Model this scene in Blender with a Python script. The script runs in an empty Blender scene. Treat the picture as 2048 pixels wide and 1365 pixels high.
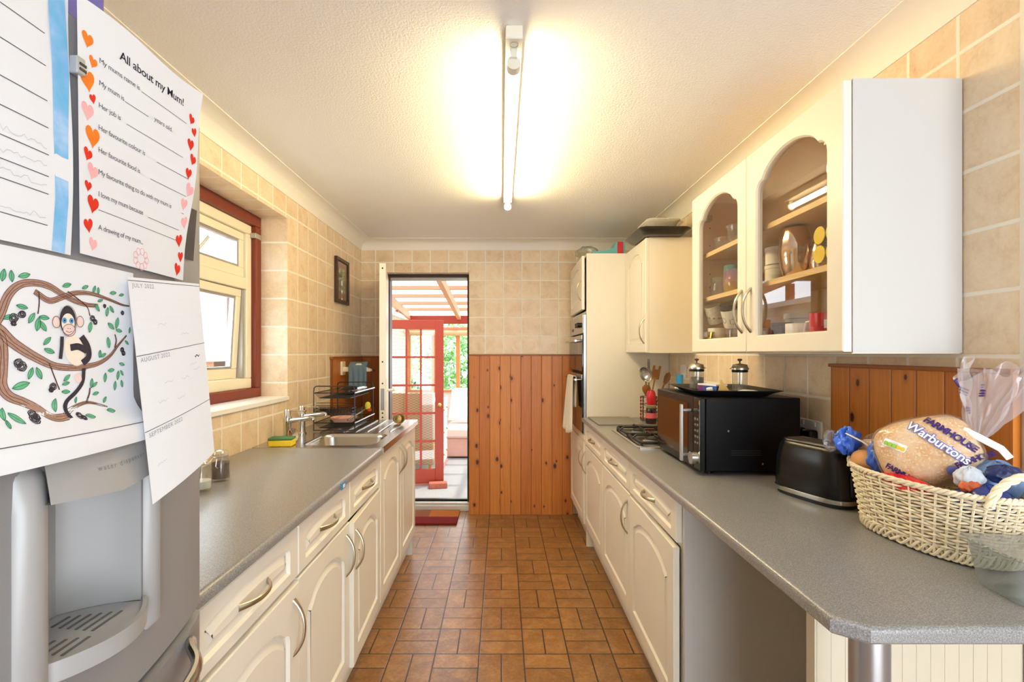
import bpy, bmesh, math, random
from mathutils import Vector, Matrix
from mathutils.geometry import tessellate_polygon
random.seed(7)
PI = math.pi
SC = bpy.context.scene
COL = SC.collection

# ------------------------------------------------------------------ colour + nodes
def lin(c):
    r = []
    for v in c[:3]:
        v = v / 255.0
        r.append(v / 12.92 if v <= .04045 else ((v + .055) / 1.055) ** 2.4)
    return (r[0], r[1], r[2], 1.0)

class NT:
    def __init__(s, name):
        s.m = bpy.data.materials.new(name); s.m.use_nodes = True
        s.t = s.m.node_tree; s.n = s.t.nodes; s.l = s.t.links
        s.b = s.n.get('Principled BSDF'); s.out = s.n.get('Material Output')
    def new(s, kind): return s.n.new(kind)
    def put(s, sock, v):
        if hasattr(v, 'is_output'): s.l.new(v, sock)
        else: sock.default_value = v
    def math(s, op, a, b=0.0, c=None, clamp=False):
        n = s.new('ShaderNodeMath'); n.operation = op; n.use_clamp = clamp
        s.put(n.inputs[0], a); s.put(n.inputs[1], b)
        if c is not None: s.put(n.inputs[2], c)
        return n.outputs[0]
    def pos(s):
        g = s.new('ShaderNodeNewGeometry'); x = s.new('ShaderNodeSeparateXYZ')
        s.l.new(g.outputs['Position'], x.inputs[0])
        return g.outputs['Position'], x.outputs
    def obj(s):
        g = s.new('ShaderNodeTexCoord'); x = s.new('ShaderNodeSeparateXYZ')
        s.l.new(g.outputs['Object'], x.inputs[0])
        return g.outputs['Object'], x.outputs
    def comb(s, x, y, z=0.0):
        n = s.new('ShaderNodeCombineXYZ')
        for i, v in enumerate((x, y, z)): s.put(n.inputs[i], v)
        return n.outputs[0]
    def noise(s, vec, scale, detail=3, rough=.55, dist=0.0):
        n = s.new('ShaderNodeTexNoise'); s.put(n.inputs['Vector'], vec)
        n.inputs['Scale'].default_value = scale; n.inputs['Detail'].default_value = detail
        n.inputs['Roughness'].default_value = rough; n.inputs['Distortion'].default_value = dist
        return n.outputs['Fac']
    def white(s, vec):
        n = s.new('ShaderNodeTexWhiteNoise'); n.noise_dimensions = '3D'; s.put(n.inputs['Vector'], vec)
        return n.outputs['Value']
    def mix(s, f, a, b, mode='MIX'):
        n = s.new('ShaderNodeMix'); n.data_type = 'RGBA'; n.blend_type = mode
        s.put(n.inputs[0], f); s.put(n.inputs[6], a); s.put(n.inputs[7], b)
        return n.outputs[2]
    def ramp(s, f, stops):
        n = s.new('ShaderNodeValToRGB'); s.put(n.inputs[0], f)
        e = n.color_ramp.elements
        while len(e) < len(stops): e.new(.5)
        for q, (p, c) in zip(e, stops): q.position = p; q.color = c
        return n.outputs['Color']
    def step(s, v, a, b):
        n = s.new('ShaderNodeMapRange'); n.interpolation_type = 'SMOOTHSTEP'
        s.put(n.inputs[0], v); n.inputs[1].default_value = a; n.inputs[2].default_value = b
        return n.outputs[0]
    def bump(s, h, strength=.3, dist=.002):
        n = s.new('ShaderNodeBump'); n.inputs['Strength'].default_value = strength
        n.inputs['Distance'].default_value = dist; s.put(n.inputs['Height'], h)
        s.l.new(n.outputs[0], s.b.inputs['Normal'])
    def fin(s, col=None, rough=None, metal=None, spec=None):
        I = s.b.inputs
        if col is not None: s.put(I['Base Color'], col)
        if rough is not None: s.put(I['Roughness'], rough)
        if metal is not None: s.put(I['Metallic'], metal)
        if spec is not None: s.put(I['Specular IOR Level'], spec)
        return s.m

MC = {}
def PM(name, col, rough=.5, metal=0.0, spec=.5, var=.04, vs=18, bump=0.0, bs=60, bd=.001, coat=0.0):
    """plain procedural surface: a base colour with soft noise variation and optional bump"""
    if name in MC: return MC[name]
    t = NT(name); v, _ = t.obj()
    c = lin(col)
    f = t.noise(v, vs)
    lo = tuple(max(0, x * (1 - var)) for x in c[:3]) + (1,)
    hi = tuple(min(1, x * (1 + var)) for x in c[:3]) + (1,)
    t.fin(t.mix(f, lo, hi), rough, metal, spec)
    if bump: t.bump(t.noise(v, bs), bump, bd)
    if coat: t.b.inputs['Coat Weight'].default_value = coat; t.b.inputs['Coat Roughness'].default_value = .08
    MC[name] = t.m
    return t.m

def glass_mat(name, tint=(255, 255, 255), refl=.08, rough=.02, body=0.0, bodycol=(255, 255, 255), edge=.6):
    """thin clear sheet: transparent with a fresnel gloss (and an optional milky body)"""
    if name in MC: return MC[name]
    t = NT(name); t.n.remove(t.b)
    tr = t.new('ShaderNodeBsdfTransparent'); tr.inputs[0].default_value = lin(tint)
    gl = t.new('ShaderNodeBsdfGlossy'); gl.inputs['Roughness'].default_value = rough
    lw = t.new('ShaderNodeLayerWeight'); lw.inputs[0].default_value = .5
    f = t.math('MULTIPLY_ADD', t.math('POWER', lw.outputs['Facing'], 4.0), edge, refl, clamp=True)
    mx = t.new('ShaderNodeMixShader'); t.l.new(f, mx.inputs[0])
    t.l.new(tr.outputs[0], mx.inputs[1]); t.l.new(gl.outputs[0], mx.inputs[2])
    o = mx.outputs[0]
    if body:
        df = t.new('ShaderNodeBsdfDiffuse'); df.inputs[0].default_value = lin(bodycol)
        m2 = t.new('ShaderNodeMixShader'); m2.inputs[0].default_value = body
        t.l.new(o, m2.inputs[1]); t.l.new(df.outputs[0], m2.inputs[2]); o = m2.outputs[0]
    t.l.new(o, t.out.inputs[0]); MC[name] = t.m
    return t.m

def emit_mat(name, col, strength):
    t = NT(name); t.n.remove(t.b)
    e = t.new('ShaderNodeEmission'); e.inputs[0].default_value = lin(col); e.inputs[1].default_value = strength
    t.l.new(e.outputs[0], t.out.inputs[0]); return t.m

# ------------------------------------------------------------------ mesh builder
class MB:
    def __init__(s): s.v = []; s.f = []; s.mi = []
    def add(s, vs, fs, mi=0):
        o = len(s.v); s.v += [tuple(p) for p in vs]
        for f in fs: s.f.append(tuple(i + o for i in f)); s.mi.append(mi)
        return s
    def box(s, x0, x1, y0, y1, z0, z1, mi=0):
        v = [(x, y, z) for z in (z0, z1) for y in (y0, y1) for x in (x0, x1)]
        return s.add(v, [(0, 2, 3, 1), (4, 5, 7, 6), (0, 1, 5, 4), (2, 6, 7, 3), (0, 4, 6, 2), (1, 3, 7, 5)], mi)
    def tube(s, pts, r, n=8, closed=False, caps=True, mi=0, up=None):
        """sweep; r = number, (a, b) ellipse, or list of either per point"""
        P = [Vector(p) for p in pts]; k = len(P)
        T = []
        for i in range(k):
            a = P[(i - 1) % k] if (closed or i > 0) else P[i]
            b = P[(i + 1) % k] if (closed or i < k - 1) else P[i]
            d = b - a
            T.append(d.normalized() if d.length > 1e-9 else Vector((0, 0, 1)))
        u = Vector(up) if up else (Vector((0, 0, 1)) if abs(T[0].z) < .9 else Vector((1, 0, 0)))
        u = (u - T[0] * u.dot(T[0])).normalized()
        vs = []
        for i in range(k):
            u = (u - T[i] * u.dot(T[i]))
            u = u.normalized() if u.length > 1e-6 else T[i].orthogonal().normalized()
            w = T[i].cross(u)
            rr = r[i] if isinstance(r, list) else r
            ra, rb = rr if isinstance(rr, tuple) else (rr, rr)
            for j in range(n):
                t = 2 * PI * j / n
                vs.append(P[i] + u * (ra * math.cos(t)) + w * (rb * math.sin(t)))
        fs = []
        for i in range(k if closed else k - 1):
            a = i * n; b = ((i + 1) % k) * n
            for j in range(n): fs.append((a + j, a + (j + 1) % n, b + (j + 1) % n, b + j))
        if caps and not closed:
            fs.append(tuple(range(n))[::-1]); fs.append(tuple((k - 1) * n + j for j in range(n)))
        return s.add(vs, fs, mi)
    def cyl(s, p0, p1, r, n=16, mi=0, r2=None):
        return s.tube([p0, p1], [r, r if r2 is None else r2], n, mi=mi)
    def lathe(s, prof, c=(0, 0, 0), n=24, mi=0, M=None, close=False):
        """prof = [(r, z)...] about the z axis, moved by c and turned by matrix M"""
        vs = []; k = len(prof)
        for (r, z) in prof:
            for j in range(n):
                t = 2 * PI * j / n
                p = Vector((r * math.cos(t), r * math.sin(t), z))
                if M: p = M @ p
                vs.append(p + Vector(c))
        fs = []
        for i in range(k if close else k - 1):
            a = i * n; b = ((i + 1) % k) * n
            for j in range(n): fs.append((a + j, a + (j + 1) % n, b + (j + 1) % n, b + j))
        if not close:
            if prof[0][0] > 1e-6: fs.append(tuple(range(n))[::-1])
            if prof[-1][0] > 1e-6: fs.append(tuple((k - 1) * n + j for j in range(n)))
        return s.add(vs, fs, mi)
    def grid(s, fn, nu, nv, mi=0, wrap=False, skip=None):
        vs = [fn(i / nu, j / nv) for j in range(nv + 1) for i in range(nu + 1)]
        fs = []
        for j in range(nv):
            for i in range(nu):
                if skip and skip(i, j): continue
                a = j * (nu + 1) + i; fs.append((a, a + 1, a + nu + 2, a + nu + 1))
        return s.add(vs, fs, mi)
    def prism(s, poly, fn, d0, d1, mi=0):
        """flat outline given as (u, v), pushed from depth d0 to d1; fn(u, v, d) -> point"""
        k = len(poly)
        vs = [fn(u, v, d0) for u, v in poly] + [fn(u, v, d1) for u, v in poly]
        fs = [(i, (i + 1) % k, k + (i + 1) % k, k + i) for i in range(k)]
        for t in tessellate_polygon([[Vector((u, v, 0)) for u, v in poly]]):
            fs.append(tuple(t)); fs.append(tuple(i + k for i in t[::-1]))
        return s.add(vs, fs, mi)
    def flat(s, poly, fn, d=0.0, mi=0):
        vs = [fn(u, v, d) for u, v in poly]
        return s.add(vs, [tuple(t) for t in tessellate_polygon([[Vector((u, v, 0)) for u, v in poly]])], mi)
    def loops(s, L, mi=0, cap0=False, cap1=False, closed=True):
        k = len(L[0]); vs = [p for l in L for p in l]; fs = []
        for i in range(len(L) - 1):
            for j in range(k if closed else k - 1):
                fs.append((i * k + j, i * k + (j + 1) % k, (i + 1) * k + (j + 1) % k, (i + 1) * k + j))
        if cap0: fs.append(tuple(range(k))[::-1])
        if cap1: fs.append(tuple((len(L) - 1) * k + j for j in range(k)))
        return s.add(vs, fs, mi)
    def ribbon(s, pts, w, fn, d=0.0, mi=0):
        """a stroke of width w drawn along 2D pts on a surface fn(u, v, d)"""
        if len(pts) == 2 and not isinstance(w, list): pts = [(lerp(pts[0][0], pts[1][0], i / 14), lerp(pts[0][1], pts[1][1], i / 14)) for i in range(15)]
        k = len(pts); vs = []
        for i in range(k):
            a = pts[max(0, i - 1)]; b = pts[min(k - 1, i + 1)]
            dx, dy = b[0] - a[0], b[1] - a[1]; L = math.hypot(dx, dy) or 1e-9
            ww = (w[i] if isinstance(w, list) else w) / 2
            nx, ny = -dy / L * ww, dx / L * ww
            vs.append(fn(pts[i][0] + nx, pts[i][1] + ny, d)); vs.append(fn(pts[i][0] - nx, pts[i][1] - ny, d))
        return s.add(vs, [(2 * i, 2 * i + 1, 2 * i + 3, 2 * i + 2) for i in range(k - 1)], mi)
    def xf(s, M):
        s.v = [tuple(M @ Vector(p)) for p in s.v]; return s
    def build(s, name, mats, parent=None, bevel=0.0, smooth=True, ang=32, seg=2, sub=0, normals=True):
        if not isinstance(mats, (list, tuple)): mats = [mats]
        vs = s.v; loc = (0, 0, 0)
        if parent is None:
            xs = [p[0] for p in vs]; ys = [p[1] for p in vs]; zs = [p[2] for p in vs]
            loc = ((min(xs) + max(xs)) / 2, (min(ys) + max(ys)) / 2, min(zs))
        else:
            r = parent
            while r.parent: r = r.parent
            if r.get('_w'): loc = tuple(r.location)
        vs = [(p[0] - loc[0], p[1] - loc[1], p[2] - loc[2]) for p in vs]
        me = bpy.data.meshes.new(name); me.from_pydata(vs, [], s.f)
        for m in mats: me.materials.append(m)
        for p, i in zip(me.polygons, s.mi): p.material_index = i
        if normals:
            bm = bmesh.new(); bm.from_mesh(me); bmesh.ops.recalc_face_normals(bm, faces=bm.faces); bm.to_mesh(me); bm.free()
        if smooth:
            me.shade_smooth(); me.set_sharp_from_angle(angle=math.radians(ang))
        o = bpy.data.objects.new(name, me); COL.objects.link(o)
        if parent is None: o.location = loc; o['_w'] = 1
        else: o.parent = parent
        if bevel:
            b = o.modifiers.new('bevel', 'BEVEL'); b.width = bevel; b.segments = seg; b.limit_method = 'ANGLE'; b.angle_limit = math.radians(40)
        if sub:
            q = o.modifiers.new('subd', 'SUBSURF'); q.levels = sub; q.render_levels = sub
        return o

def thing(name, label, cat, loc=(0, 0, 0), rz=0.0, group=None, world=True):
    """an Empty at the thing's base; with world=True its parts are given in room coordinates"""
    o = bpy.data.objects.new(name, None); COL.objects.link(o)
    o.empty_display_size = .05
    o.location = loc; o.rotation_euler = (0, 0, rz)
    if world: o['_w'] = 1
    tag(o, label, cat, group); return o
def tag(o, label, cat, group=None):
    o['label'] = label; o['category'] = cat
    if group: o['group'] = group
    return o
def struct(o, label=None):
    o['kind'] = 'structure'
    if label: o['label'] = label
    return o

def catmull(pts, k=6, closed=False):
    P = [Vector(p) if len(p) == 3 else Vector((p[0], p[1], 0)) for p in pts]; d = len(pts[0]); out = []; n = len(P)
    for i in range(n if closed else n - 1):
        p1 = P[i]; p2 = P[(i + 1) % n]
        p0 = P[(i - 1) % n] if (closed or i > 0) else p1 * 2 - p2
        p3 = P[(i + 2) % n] if (closed or i < n - 2) else p2 * 2 - p1
        for j in range(k):
            t = j / k
            q = .5 * ((2 * p1) + (p2 - p0) * t + (2 * p0 - 5 * p1 + 4 * p2 - p3) * t * t + (3 * p1 - p0 - 3 * p2 + p3) * t ** 3)
            out.append(tuple(q)[:d])
    if not closed: out.append(tuple(P[-1])[:d])
    return out
def lerp(a, b, t): return a + (b - a) * t
def rrect(w, h, r, n=5, cx=0, cy=0):
    out = []
    for qx, qy, a0 in ((1, 1, 0), (-1, 1, 90), (-1, -1, 180), (1, -1, 270)):
        for i in range(n + 1):
            a = math.radians(a0 + 90 * i / n)
            out.append((cx + qx * (w / 2 - r) + r * math.cos(a), cy + qy * (h / 2 - r) + r * math.sin(a)))
    return out
def inset(poly, d):
    """shrink a counter-clockwise outline by d"""
    n = len(poly); out = []
    for i in range(n):
        a, b, c = poly[i - 1], poly[i], poly[(i + 1) % n]
        e1 = Vector((b[0] - a[0], b[1] - a[1])); e2 = Vector((c[0] - b[0], c[1] - b[1]))
        if e1.length < 1e-9: e1 = e2
        if e2.length < 1e-9: e2 = e1
        e1.normalize(); e2.normalize()
        n1 = Vector((-e1.y, e1.x)); n2 = Vector((-e2.y, e2.x)); m = n1 + n2
        k = max(.35, 1 + n1.dot(n2))
        out.append((b[0] + m.x * d / k, b[1] + m.y * d / k))
    return out

def text2d(txt, size, bold=0.0, shear=0.0, align='LEFT', space=1.0, ex=0.0):
    """lettering as a flat mesh: (points, faces) with the baseline on v = 0"""
    cu = bpy.data.curves.new('lettering', 'FONT'); cu.body = txt; cu.size = size; cu.offset = bold; cu.shear = shear
    cu.align_x = align; cu.space_character = space; cu.resolution_u = 3; cu.extrude = ex
    o = bpy.data.objects.new('lettering', cu); COL.objects.link(o)
    bpy.context.view_layer.update()
    me = bpy.data.meshes.new_from_object(o)
    vs = [tuple(v.co) for v in me.vertices]; fs = [tuple(p.vertices) for p in me.polygons]
    bpy.data.objects.remove(o); bpy.data.curves.remove(cu); bpy.data.meshes.remove(me)
    return vs, fs
def put_text(mb, txt, size, fn, u, v, d=0.0, mi=0, ang=0.0, **k):
    vs, fs = text2d(txt, size, **k); c, s_ = math.cos(ang), math.sin(ang)
    mb.add([fn(u + x * c - y * s_, v + x * s_ + y * c, d) for x, y, z in vs], fs, mi)
# ------------------------------------------------------------------ room materials
TP = .1558
def tile_mat(name, ua, uo, va, vo, pu=.155, pv=TP):
    t = NT(name); P, X = t.pos()
    ax = {'X': X[0], 'Y': X[1], 'Z': X[2]}
    wob = t.math('MULTIPLY', t.math('SUBTRACT', t.noise(P, 60, 2), .5), .0028)
    def dist(a, o, p):
        q = t.math('DIVIDE', t.math('SUBTRACT', t.math('ADD', ax[a], wob), o), p)
        fr = t.math('FRACT', q)
        d = t.math('MULTIPLY', t.math('SUBTRACT', .5, t.math('ABSOLUTE', t.math('SUBTRACT', fr, .5))), p)
        return d, t.math('FLOOR', q)
    du, iu = dist(ua, uo, pu)
    if va: dv, iv = dist(va, vo, pv); d = t.math('MINIMUM', du, dv)
    else: d = du; iv = 0.0
    m = t.step(d, .0034, .006)
    r = t.white(t.comb(iu, iv, 3.0))
    off = t.new('ShaderNodeVectorMath'); off.operation = 'MULTIPLY_ADD'
    t.l.new(P, off.inputs[0]); off.inputs[1].default_value = (1, 1, 1); t.l.new(t.comb(r, r, r), off.inputs[2])
    n1 = t.noise(off.outputs[0], 11, 4, .62, .6); n2 = t.noise(off.outputs[0], 90, 2, .6)
    f = t.math('MULTIPLY_ADD', n2, .3, t.math('MULTIPLY', n1, .75))
    c = t.ramp(f, [(.3, lin((198, 164, 126))), (.5, lin((226, 203, 170))), (.7, lin((238, 222, 196)))])
    c = t.mix(.35, c, t.mix(r, lin((214, 186, 150)), lin((236, 217, 186))))
    c = t.mix(m, lin((240, 234, 218)), c)
    t.fin(c, t.math('MULTIPLY_ADD', m, -.3, .62), 0, .5)
    t.bump(t.math('ADD', t.step(d, .002, .008), t.math('MULTIPLY', n1, .12)), .45, .002)
    return t.m
M_TILE_L = tile_mat('tile_left_wall', 'Y', 2.853, 'Z', 1.353)
M_TILE_B = tile_mat('tile_back_wall', 'X', .0185, 'Z', 1.353)
M_TILE_R = tile_mat('tile_right_wall', 'Y', 1.2627, 'Z', 1.353)
M_TILE_J = tile_mat('tile_window_jamb', 'Z', 1.353, None, 0, pu=TP)
M_TILE_H = tile_mat('tile_window_head', 'Y', 2.853, None, 0)

def floor_mat():
    t = NT('terracotta_floor_tiles'); P, X = t.pos(); S = .2
    u = t.math('DIVIDE', t.math('ADD', X[0], .1), S); v = t.math('DIVIDE', t.math('SUBTRACT', X[1], 2.207), S)
    iu = t.math('FLOOR', u); iv = t.math('FLOOR', v); fu = t.math('FRACT', u); fv = t.math('FRACT', v)
    odd = t.math('FLOORED_MODULO', t.math('ADD', iu, iv), 2.0)
    # odd cells: split across x; even cells: split across y
    a = t.math('ADD', t.math('MULTIPLY', fu, odd), t.math('MULTIPLY', fv, t.math('SUBTRACT', 1.0, odd)))
    b = t.math('ADD', t.math('MULTIPLY', fv, odd), t.math('MULTIPLY', fu, t.math('SUBTRACT', 1.0, odd)))
    a2 = t.math('MULTIPLY', a, 2.0); ia = t.math('FLOOR', a2); fa = t.math('FRACT', a2)
    da = t.math('MULTIPLY', t.math('SUBTRACT', .5, t.math('ABSOLUTE', t.math('SUBTRACT', fa, .5))), S / 2)
    db = t.math('MULTIPLY', t.math('SUBTRACT', .5, t.math('ABSOLUTE', t.math('SUBTRACT', b, .5))), S)
    d = t.math('MINIMUM', da, db)
    m = t.step(d, .0018, .0042)
    r = t.white(t.comb(iu, iv, ia))
    n1 = t.noise(P, 14, 5, .65, .4); n2 = t.noise(P, 70, 3)
    f = t.math('MULTIPLY_ADD', n2, .35, t.math('MULTIPLY', n1, .65))
    c = t.ramp(f, [(.3, lin((92, 58, 28))), (.5, lin((148, 104, 58))), (.7, lin((190, 146, 92)))])
    c = t.mix(.3, c, t.mix(r, lin((108, 72, 36)), lin((174, 128, 76))))
    c = t.mix(m, lin((50, 40, 34)), c)
    t.fin(c, t.math('MULTIPLY_ADD', n1, .1, .265), 0, .8)
    t.bump(t.math('ADD', t.step(d, .0005, .005), t.math('MULTIPLY', n1, .06)), .3, .002)
    return t.m
M_FLOOR = floor_mat()

def pine_mat(name, a, off, pitch=.0875, red=0.0):
    t = NT(name); P, X = t.pos(); h = {'X': X[0], 'Y': X[1]}[a]
    q = t.math('DIVIDE', t.math('SUBTRACT', h, off), pitch); fr = t.math('FRACT', q); i = t.math('FLOOR', q)
    d = t.math('MULTIPLY', t.math('SUBTRACT', .5, t.math('ABSOLUTE', t.math('SUBTRACT', fr, .5))), pitch)
    r = t.white(t.comb(i, 1.0, 4.0))
    # knots: rare voronoi cells stretched a little along the board
    kv = t.comb(t.math('MULTIPLY', h, 10.5), t.math('MULTIPLY_ADD', X[2], 6.2, t.math('MULTIPLY', r, 17)), 0.0)
    vo = t.new('ShaderNodeTexVoronoi'); vo.voronoi_dimensions = '2D'; vo.inputs['Scale'].default_value = 1.0; t.put(vo.inputs['Vector'], kv)
    sel = t.new('ShaderNodeSeparateColor'); t.l.new(vo.outputs['Color'], sel.inputs[0])
    gate = t.step(sel.outputs[0], .58, .6)
    size = t.math('MULTIPLY_ADD', sel.outputs[1], .09, .045)
    rel = t.math('DIVIDE', vo.outputs['Distance'], size)
    knot = t.math('MULTIPLY', t.math('SUBTRACT', 1.0, t.step(rel, .7, 1.25)), gate)
    halo = t.math('MULTIPLY', t.math('SUBTRACT', 1.0, t.step(rel, .8, 3.2)), gate)
    warp = t.math('MULTIPLY', halo, .02)
    gv = t.comb(t.math('MULTIPLY', t.math('ADD', h, warp), 60), t.math('MULTIPLY', X[2], 1.6), t.math('MULTIPLY', r, 40))
    g = t.noise(gv, 1.6, 4, .6, 1.2)
    g2 = t.noise(t.comb(t.math('MULTIPLY', h, 260), t.math('MULTIPLY', X[2], 4), r), 1.0, 2)
    f = t.math('MULTIPLY_ADD', g2, .3, t.math('MULTIPLY', g, .7))
    c = t.ramp(f, [(.3, lin((164, 88, 26))), (.5, lin((194, 116, 42))), (.7, lin((214, 142, 64)))])
    c = t.mix(.4, c, t.mix(r, lin((170, 90, 28)), lin((216, 144, 66))))
    c = t.mix(t.math('MULTIPLY', halo, .5), c, lin((158, 82, 28)))
    c = t.mix(knot, c, lin((66, 30, 12)))
    if red: c = t.mix(red, c, lin((128, 62, 22)))
    m = t.step(d, .0008, .0026)
    c = t.mix(m, lin((124, 68, 26)), c)
    t.fin(c, .38, 0, .5)
    t.bump(t.math('ADD', t.step(d, .0005, .006), t.math('MULTIPLY', f, .08)), .5, .003)
    return t.m
M_PINE_B = pine_mat('pine_boards_back', 'X', -.274)
M_PINE_L = pine_mat('pine_boards_left', 'Y', 3.39, red=.25)
M_PINE_C = pine_mat('pine_boards_corner', 'X', -1.19, red=.3)
M_PINE_R = pine_mat('pine_boards_right', 'Y', 1.104)
M_PINE_CAP = PM('pine_cap', (150, 84, 34), .4, var=.2, vs=40)

def laminate(name, a, b, c_, rough=.3):
    t = NT(name); P, X = t.pos()
    n1 = t.noise(P, 420, 2, .7); n2 = t.noise(P, 9, 3)
    c = t.ramp(n1, [(.32, lin(a)), (.5, lin(b)), (.68, lin(c_))])
    t.fin(c, t.math('MULTIPLY_ADD', n2, .02, rough - .055), 0, .9); return t.m
M_TOP = laminate('speckled_grey_laminate', (98, 97, 98), (129, 128, 129), (166, 164, 162), .345)

def ceil_mat():
    t = NT('stippled_ceiling'); P, X = t.pos()
    t.fin(lin((238, 238, 236)), .9, 0, .2)
    t.bump(t.noise(P, 130, 3, .6), .6, .005); return t.m
M_CEIL = ceil_mat()
M_COVE = PM('coving_paint', (234, 230, 220), .6, var=.01)
M_PLASTER = PM('wall_plaster', (226, 222, 212), .8, bump=.1)
M_WHITE = PM('cream_white_foil', (232, 226, 212), .36, var=.015, vs=6)
M_PANELW = PM('white_melamine', (232, 226, 210), .4, var=.015, vs=5, bump=.04, bs=200)
M_PANELG = PM('dimmed_white_panel', (199, 198, 194), .4, var=.015, vs=5, bump=.04, bs=200)  # darker copy of the white panel; dimmer light is put into its colour
M_CREAM = PM('cream_window_paint', (236, 230, 206), .4, var=.03)
M_INSIDE = PM('beech_effect_inside', (222, 192, 146), .5, var=.08, vs=8)
M_SHELF = PM('beech_effect_shelf', (226, 196, 140), .45, var=.05, vs=10)
M_NICKEL = PM('brushed_nickel', (196, 188, 168), .28, 1.0, var=.05)
M_STEEL = PM('stainless_steel', (190, 188, 184), .24, 1.0, var=.06, vs=12)
M_CHROME = PM('chrome', (214, 214, 214), .1, 1.0, var=.02)
M_FRIDGE = PM('silver_fridge_paint', (150, 149, 151), .42, .25, var=.03, vs=300)
M_FRIDGE_D = PM('fridge_shadow_gap', (60, 60, 62), .6)
M_FRIDGE_L = PM('pale_silver_plastic', (166, 166, 166), .4, .15, var=.02)
M_PAPER = PM('paper', (224, 226, 231), .85, spec=.1, var=.012, vs=4)
M_BLACK = PM('black_plastic', (10, 10, 12), .32, spec=.3, var=.1)
M_BLACK_M = PM('matt_black', (20, 20, 22), .55, var=.1, bump=.1, bs=300)
M_BLACKG = PM('black_glass', (24, 18, 14), .06, spec=.8, var=.05)
M_WIRE = PM('black_coated_wire', (22, 22, 24), .35)
M_REDWOOD = PM('red_stained_wood', (118, 46, 30), .45, var=.15, vs=30)
M_REDPAINT = PM('brick_red_paint', (158, 54, 30), .45, var=.06)
M_TIMBER = PM('bare_timber', (196, 138, 104), .6, var=.12, vs=14)
M_ALU = PM('grey_aluminium', (176, 174, 172), .4, .6, var=.03)
M_BRONZE = PM('dark_bronze_frame', (62, 48, 40), .45, .3)
M_GLASS = glass_mat('window_glass', (250, 253, 252), .05)
M_CGLASS = glass_mat('cabinet_glass', (250, 249, 246), .09, .015, edge=.7)
M_TGLASS = glass_mat('tumbler_glass', (246, 247, 246), .07, .03, edge=.6, body=.04, bodycol=(240, 240, 236))
M_FILM = glass_mat('clear_film', (246, 246, 248), .06, .12, body=.06, bodycol=(232, 230, 232), edge=.5)
M_CERW = PM('white_ceramic', (236, 234, 228), .18, var=.01)
# ------------------------------------------------------------------ camera + light
CAMZ = 1.36
cam = bpy.data.cameras.new('camera'); co = bpy.data.objects.new('camera', cam); COL.objects.link(co)
co.location = (0, 0, CAMZ); co.rotation_euler = (PI / 2, 0, 0)
cam.sensor_width = 36; cam.sensor_fit = 'HORIZONTAL'; cam.lens = 977 / 2048 * 36
cam.shift_x = 21 / 2048; cam.shift_y = 24.5 / 2048; cam.clip_start = .02
SC.camera = co
vs = SC.view_settings; vs.view_transform = 'Standard'; vs.look = 'None'; vs.gamma = 1; vs.use_curve_mapping = False
vs.exposure = 1.08
w = bpy.data.worlds.new('overcast_sky'); SC.world = w; w.use_nodes = True
bg = w.node_tree.nodes['Background']; bg.inputs[0].default_value = (.88, .94, 1.0, 1); bg.inputs[1].default_value = 3.5
SC.cycles.use_denoising = True
SC.cycles.max_bounces = 10; SC.cycles.diffuse_bounces = 5; SC.cycles.glossy_bounces = 4
SC.cycles.transparent_max_bounces = 16; SC.cycles.sample_clamp_indirect = 6
sun = bpy.data.lights.new('sun', 'SUN'); sun.energy = 3.0; sun.angle = math.radians(2); sun.color = (1, .95, .86)
so = bpy.data.objects.new('sun', sun); COL.objects.link(so)
so.rotation_euler = Vector((-.25, -.12, -1)).to_track_quat('-Z', 'Y').to_euler(); so.location = (2, 6, 6)

# ------------------------------------------------------------------ shell
XL, XR, YB, ZC = -1.19, 1.18, 4.14, 2.315
Y0 = -1.3
def S(name, mb, mats, label=None, **k): return struct(mb.build(name, mats, None, **k), label)
S('floor', MB().box(-1.49, 2.6, Y0, 4.22, -.1, 0), M_FLOOR, smooth=False)
S('ceiling', MB().box(-1.49, 2.6, Y0, 4.36, ZC, ZC + .1), M_CEIL, smooth=False)
WY0, WY1, WZ0, WZ1 = 1.50, 2.716, 1.11, 2.11
wl = MB()
wl.box(-1.49, XL, Y0, YB, 0, WZ0).box(-1.49, XL, Y0, YB, WZ1, ZC).box(-1.49, XL, Y0, WY0, WZ0, WZ1).box(-1.49, XL, WY1, YB, WZ0, WZ1)
o = S('wall_left', wl, [M_TILE_L, M_TILE_J, M_TILE_H], smooth=False)
for p in o.data.polygons:
    if abs(p.normal.y) > .9: p.material_index = 1
    elif abs(p.normal.z) > .9: p.material_index = 2
DX0, DX1, DZ = -1.0, -.275, 2.046
wb = MB().box(-1.49, DX0, YB, 4.36, 0, ZC).box(DX1, 1.4, YB, 4.36, 0, ZC).box(DX0, DX1, YB, 4.36, DZ, ZC)
S('wall_back', wb, [M_TILE_B], smooth=False)
S('wall_right', MB().box(XR, XR + .12, 1.085, YB, 0, ZC), [M_TILE_R], smooth=False)
S('trim_1', MB().box(XR - .006, XR + .126, 1.075, 1.1, 0, ZC), M_COVE, 'white corner bead at the end of the tiled right wall', bevel=.003)
# unseen room behind the camera; rear opening added and sized to admit daylight
wr = MB().box(-1.49, .1, Y0 - .1, Y0, 0, ZC).box(1.9, 2.7, Y0 - .1, Y0, 0, ZC).box(.1, 1.9, Y0 - .1, Y0, 2.1, ZC)
S('wall_rear', wr, [M_PLASTER], smooth=False)
S('wall_dining', MB().box(2.6, 2.7, Y0, 4.36, 0, ZC), [M_PLASTER], smooth=False)
S('wall_side', MB().box(XR + .12, 2.6, 2.9, 3.0, 0, ZC), [M_PLASTER], smooth=False)
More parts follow.
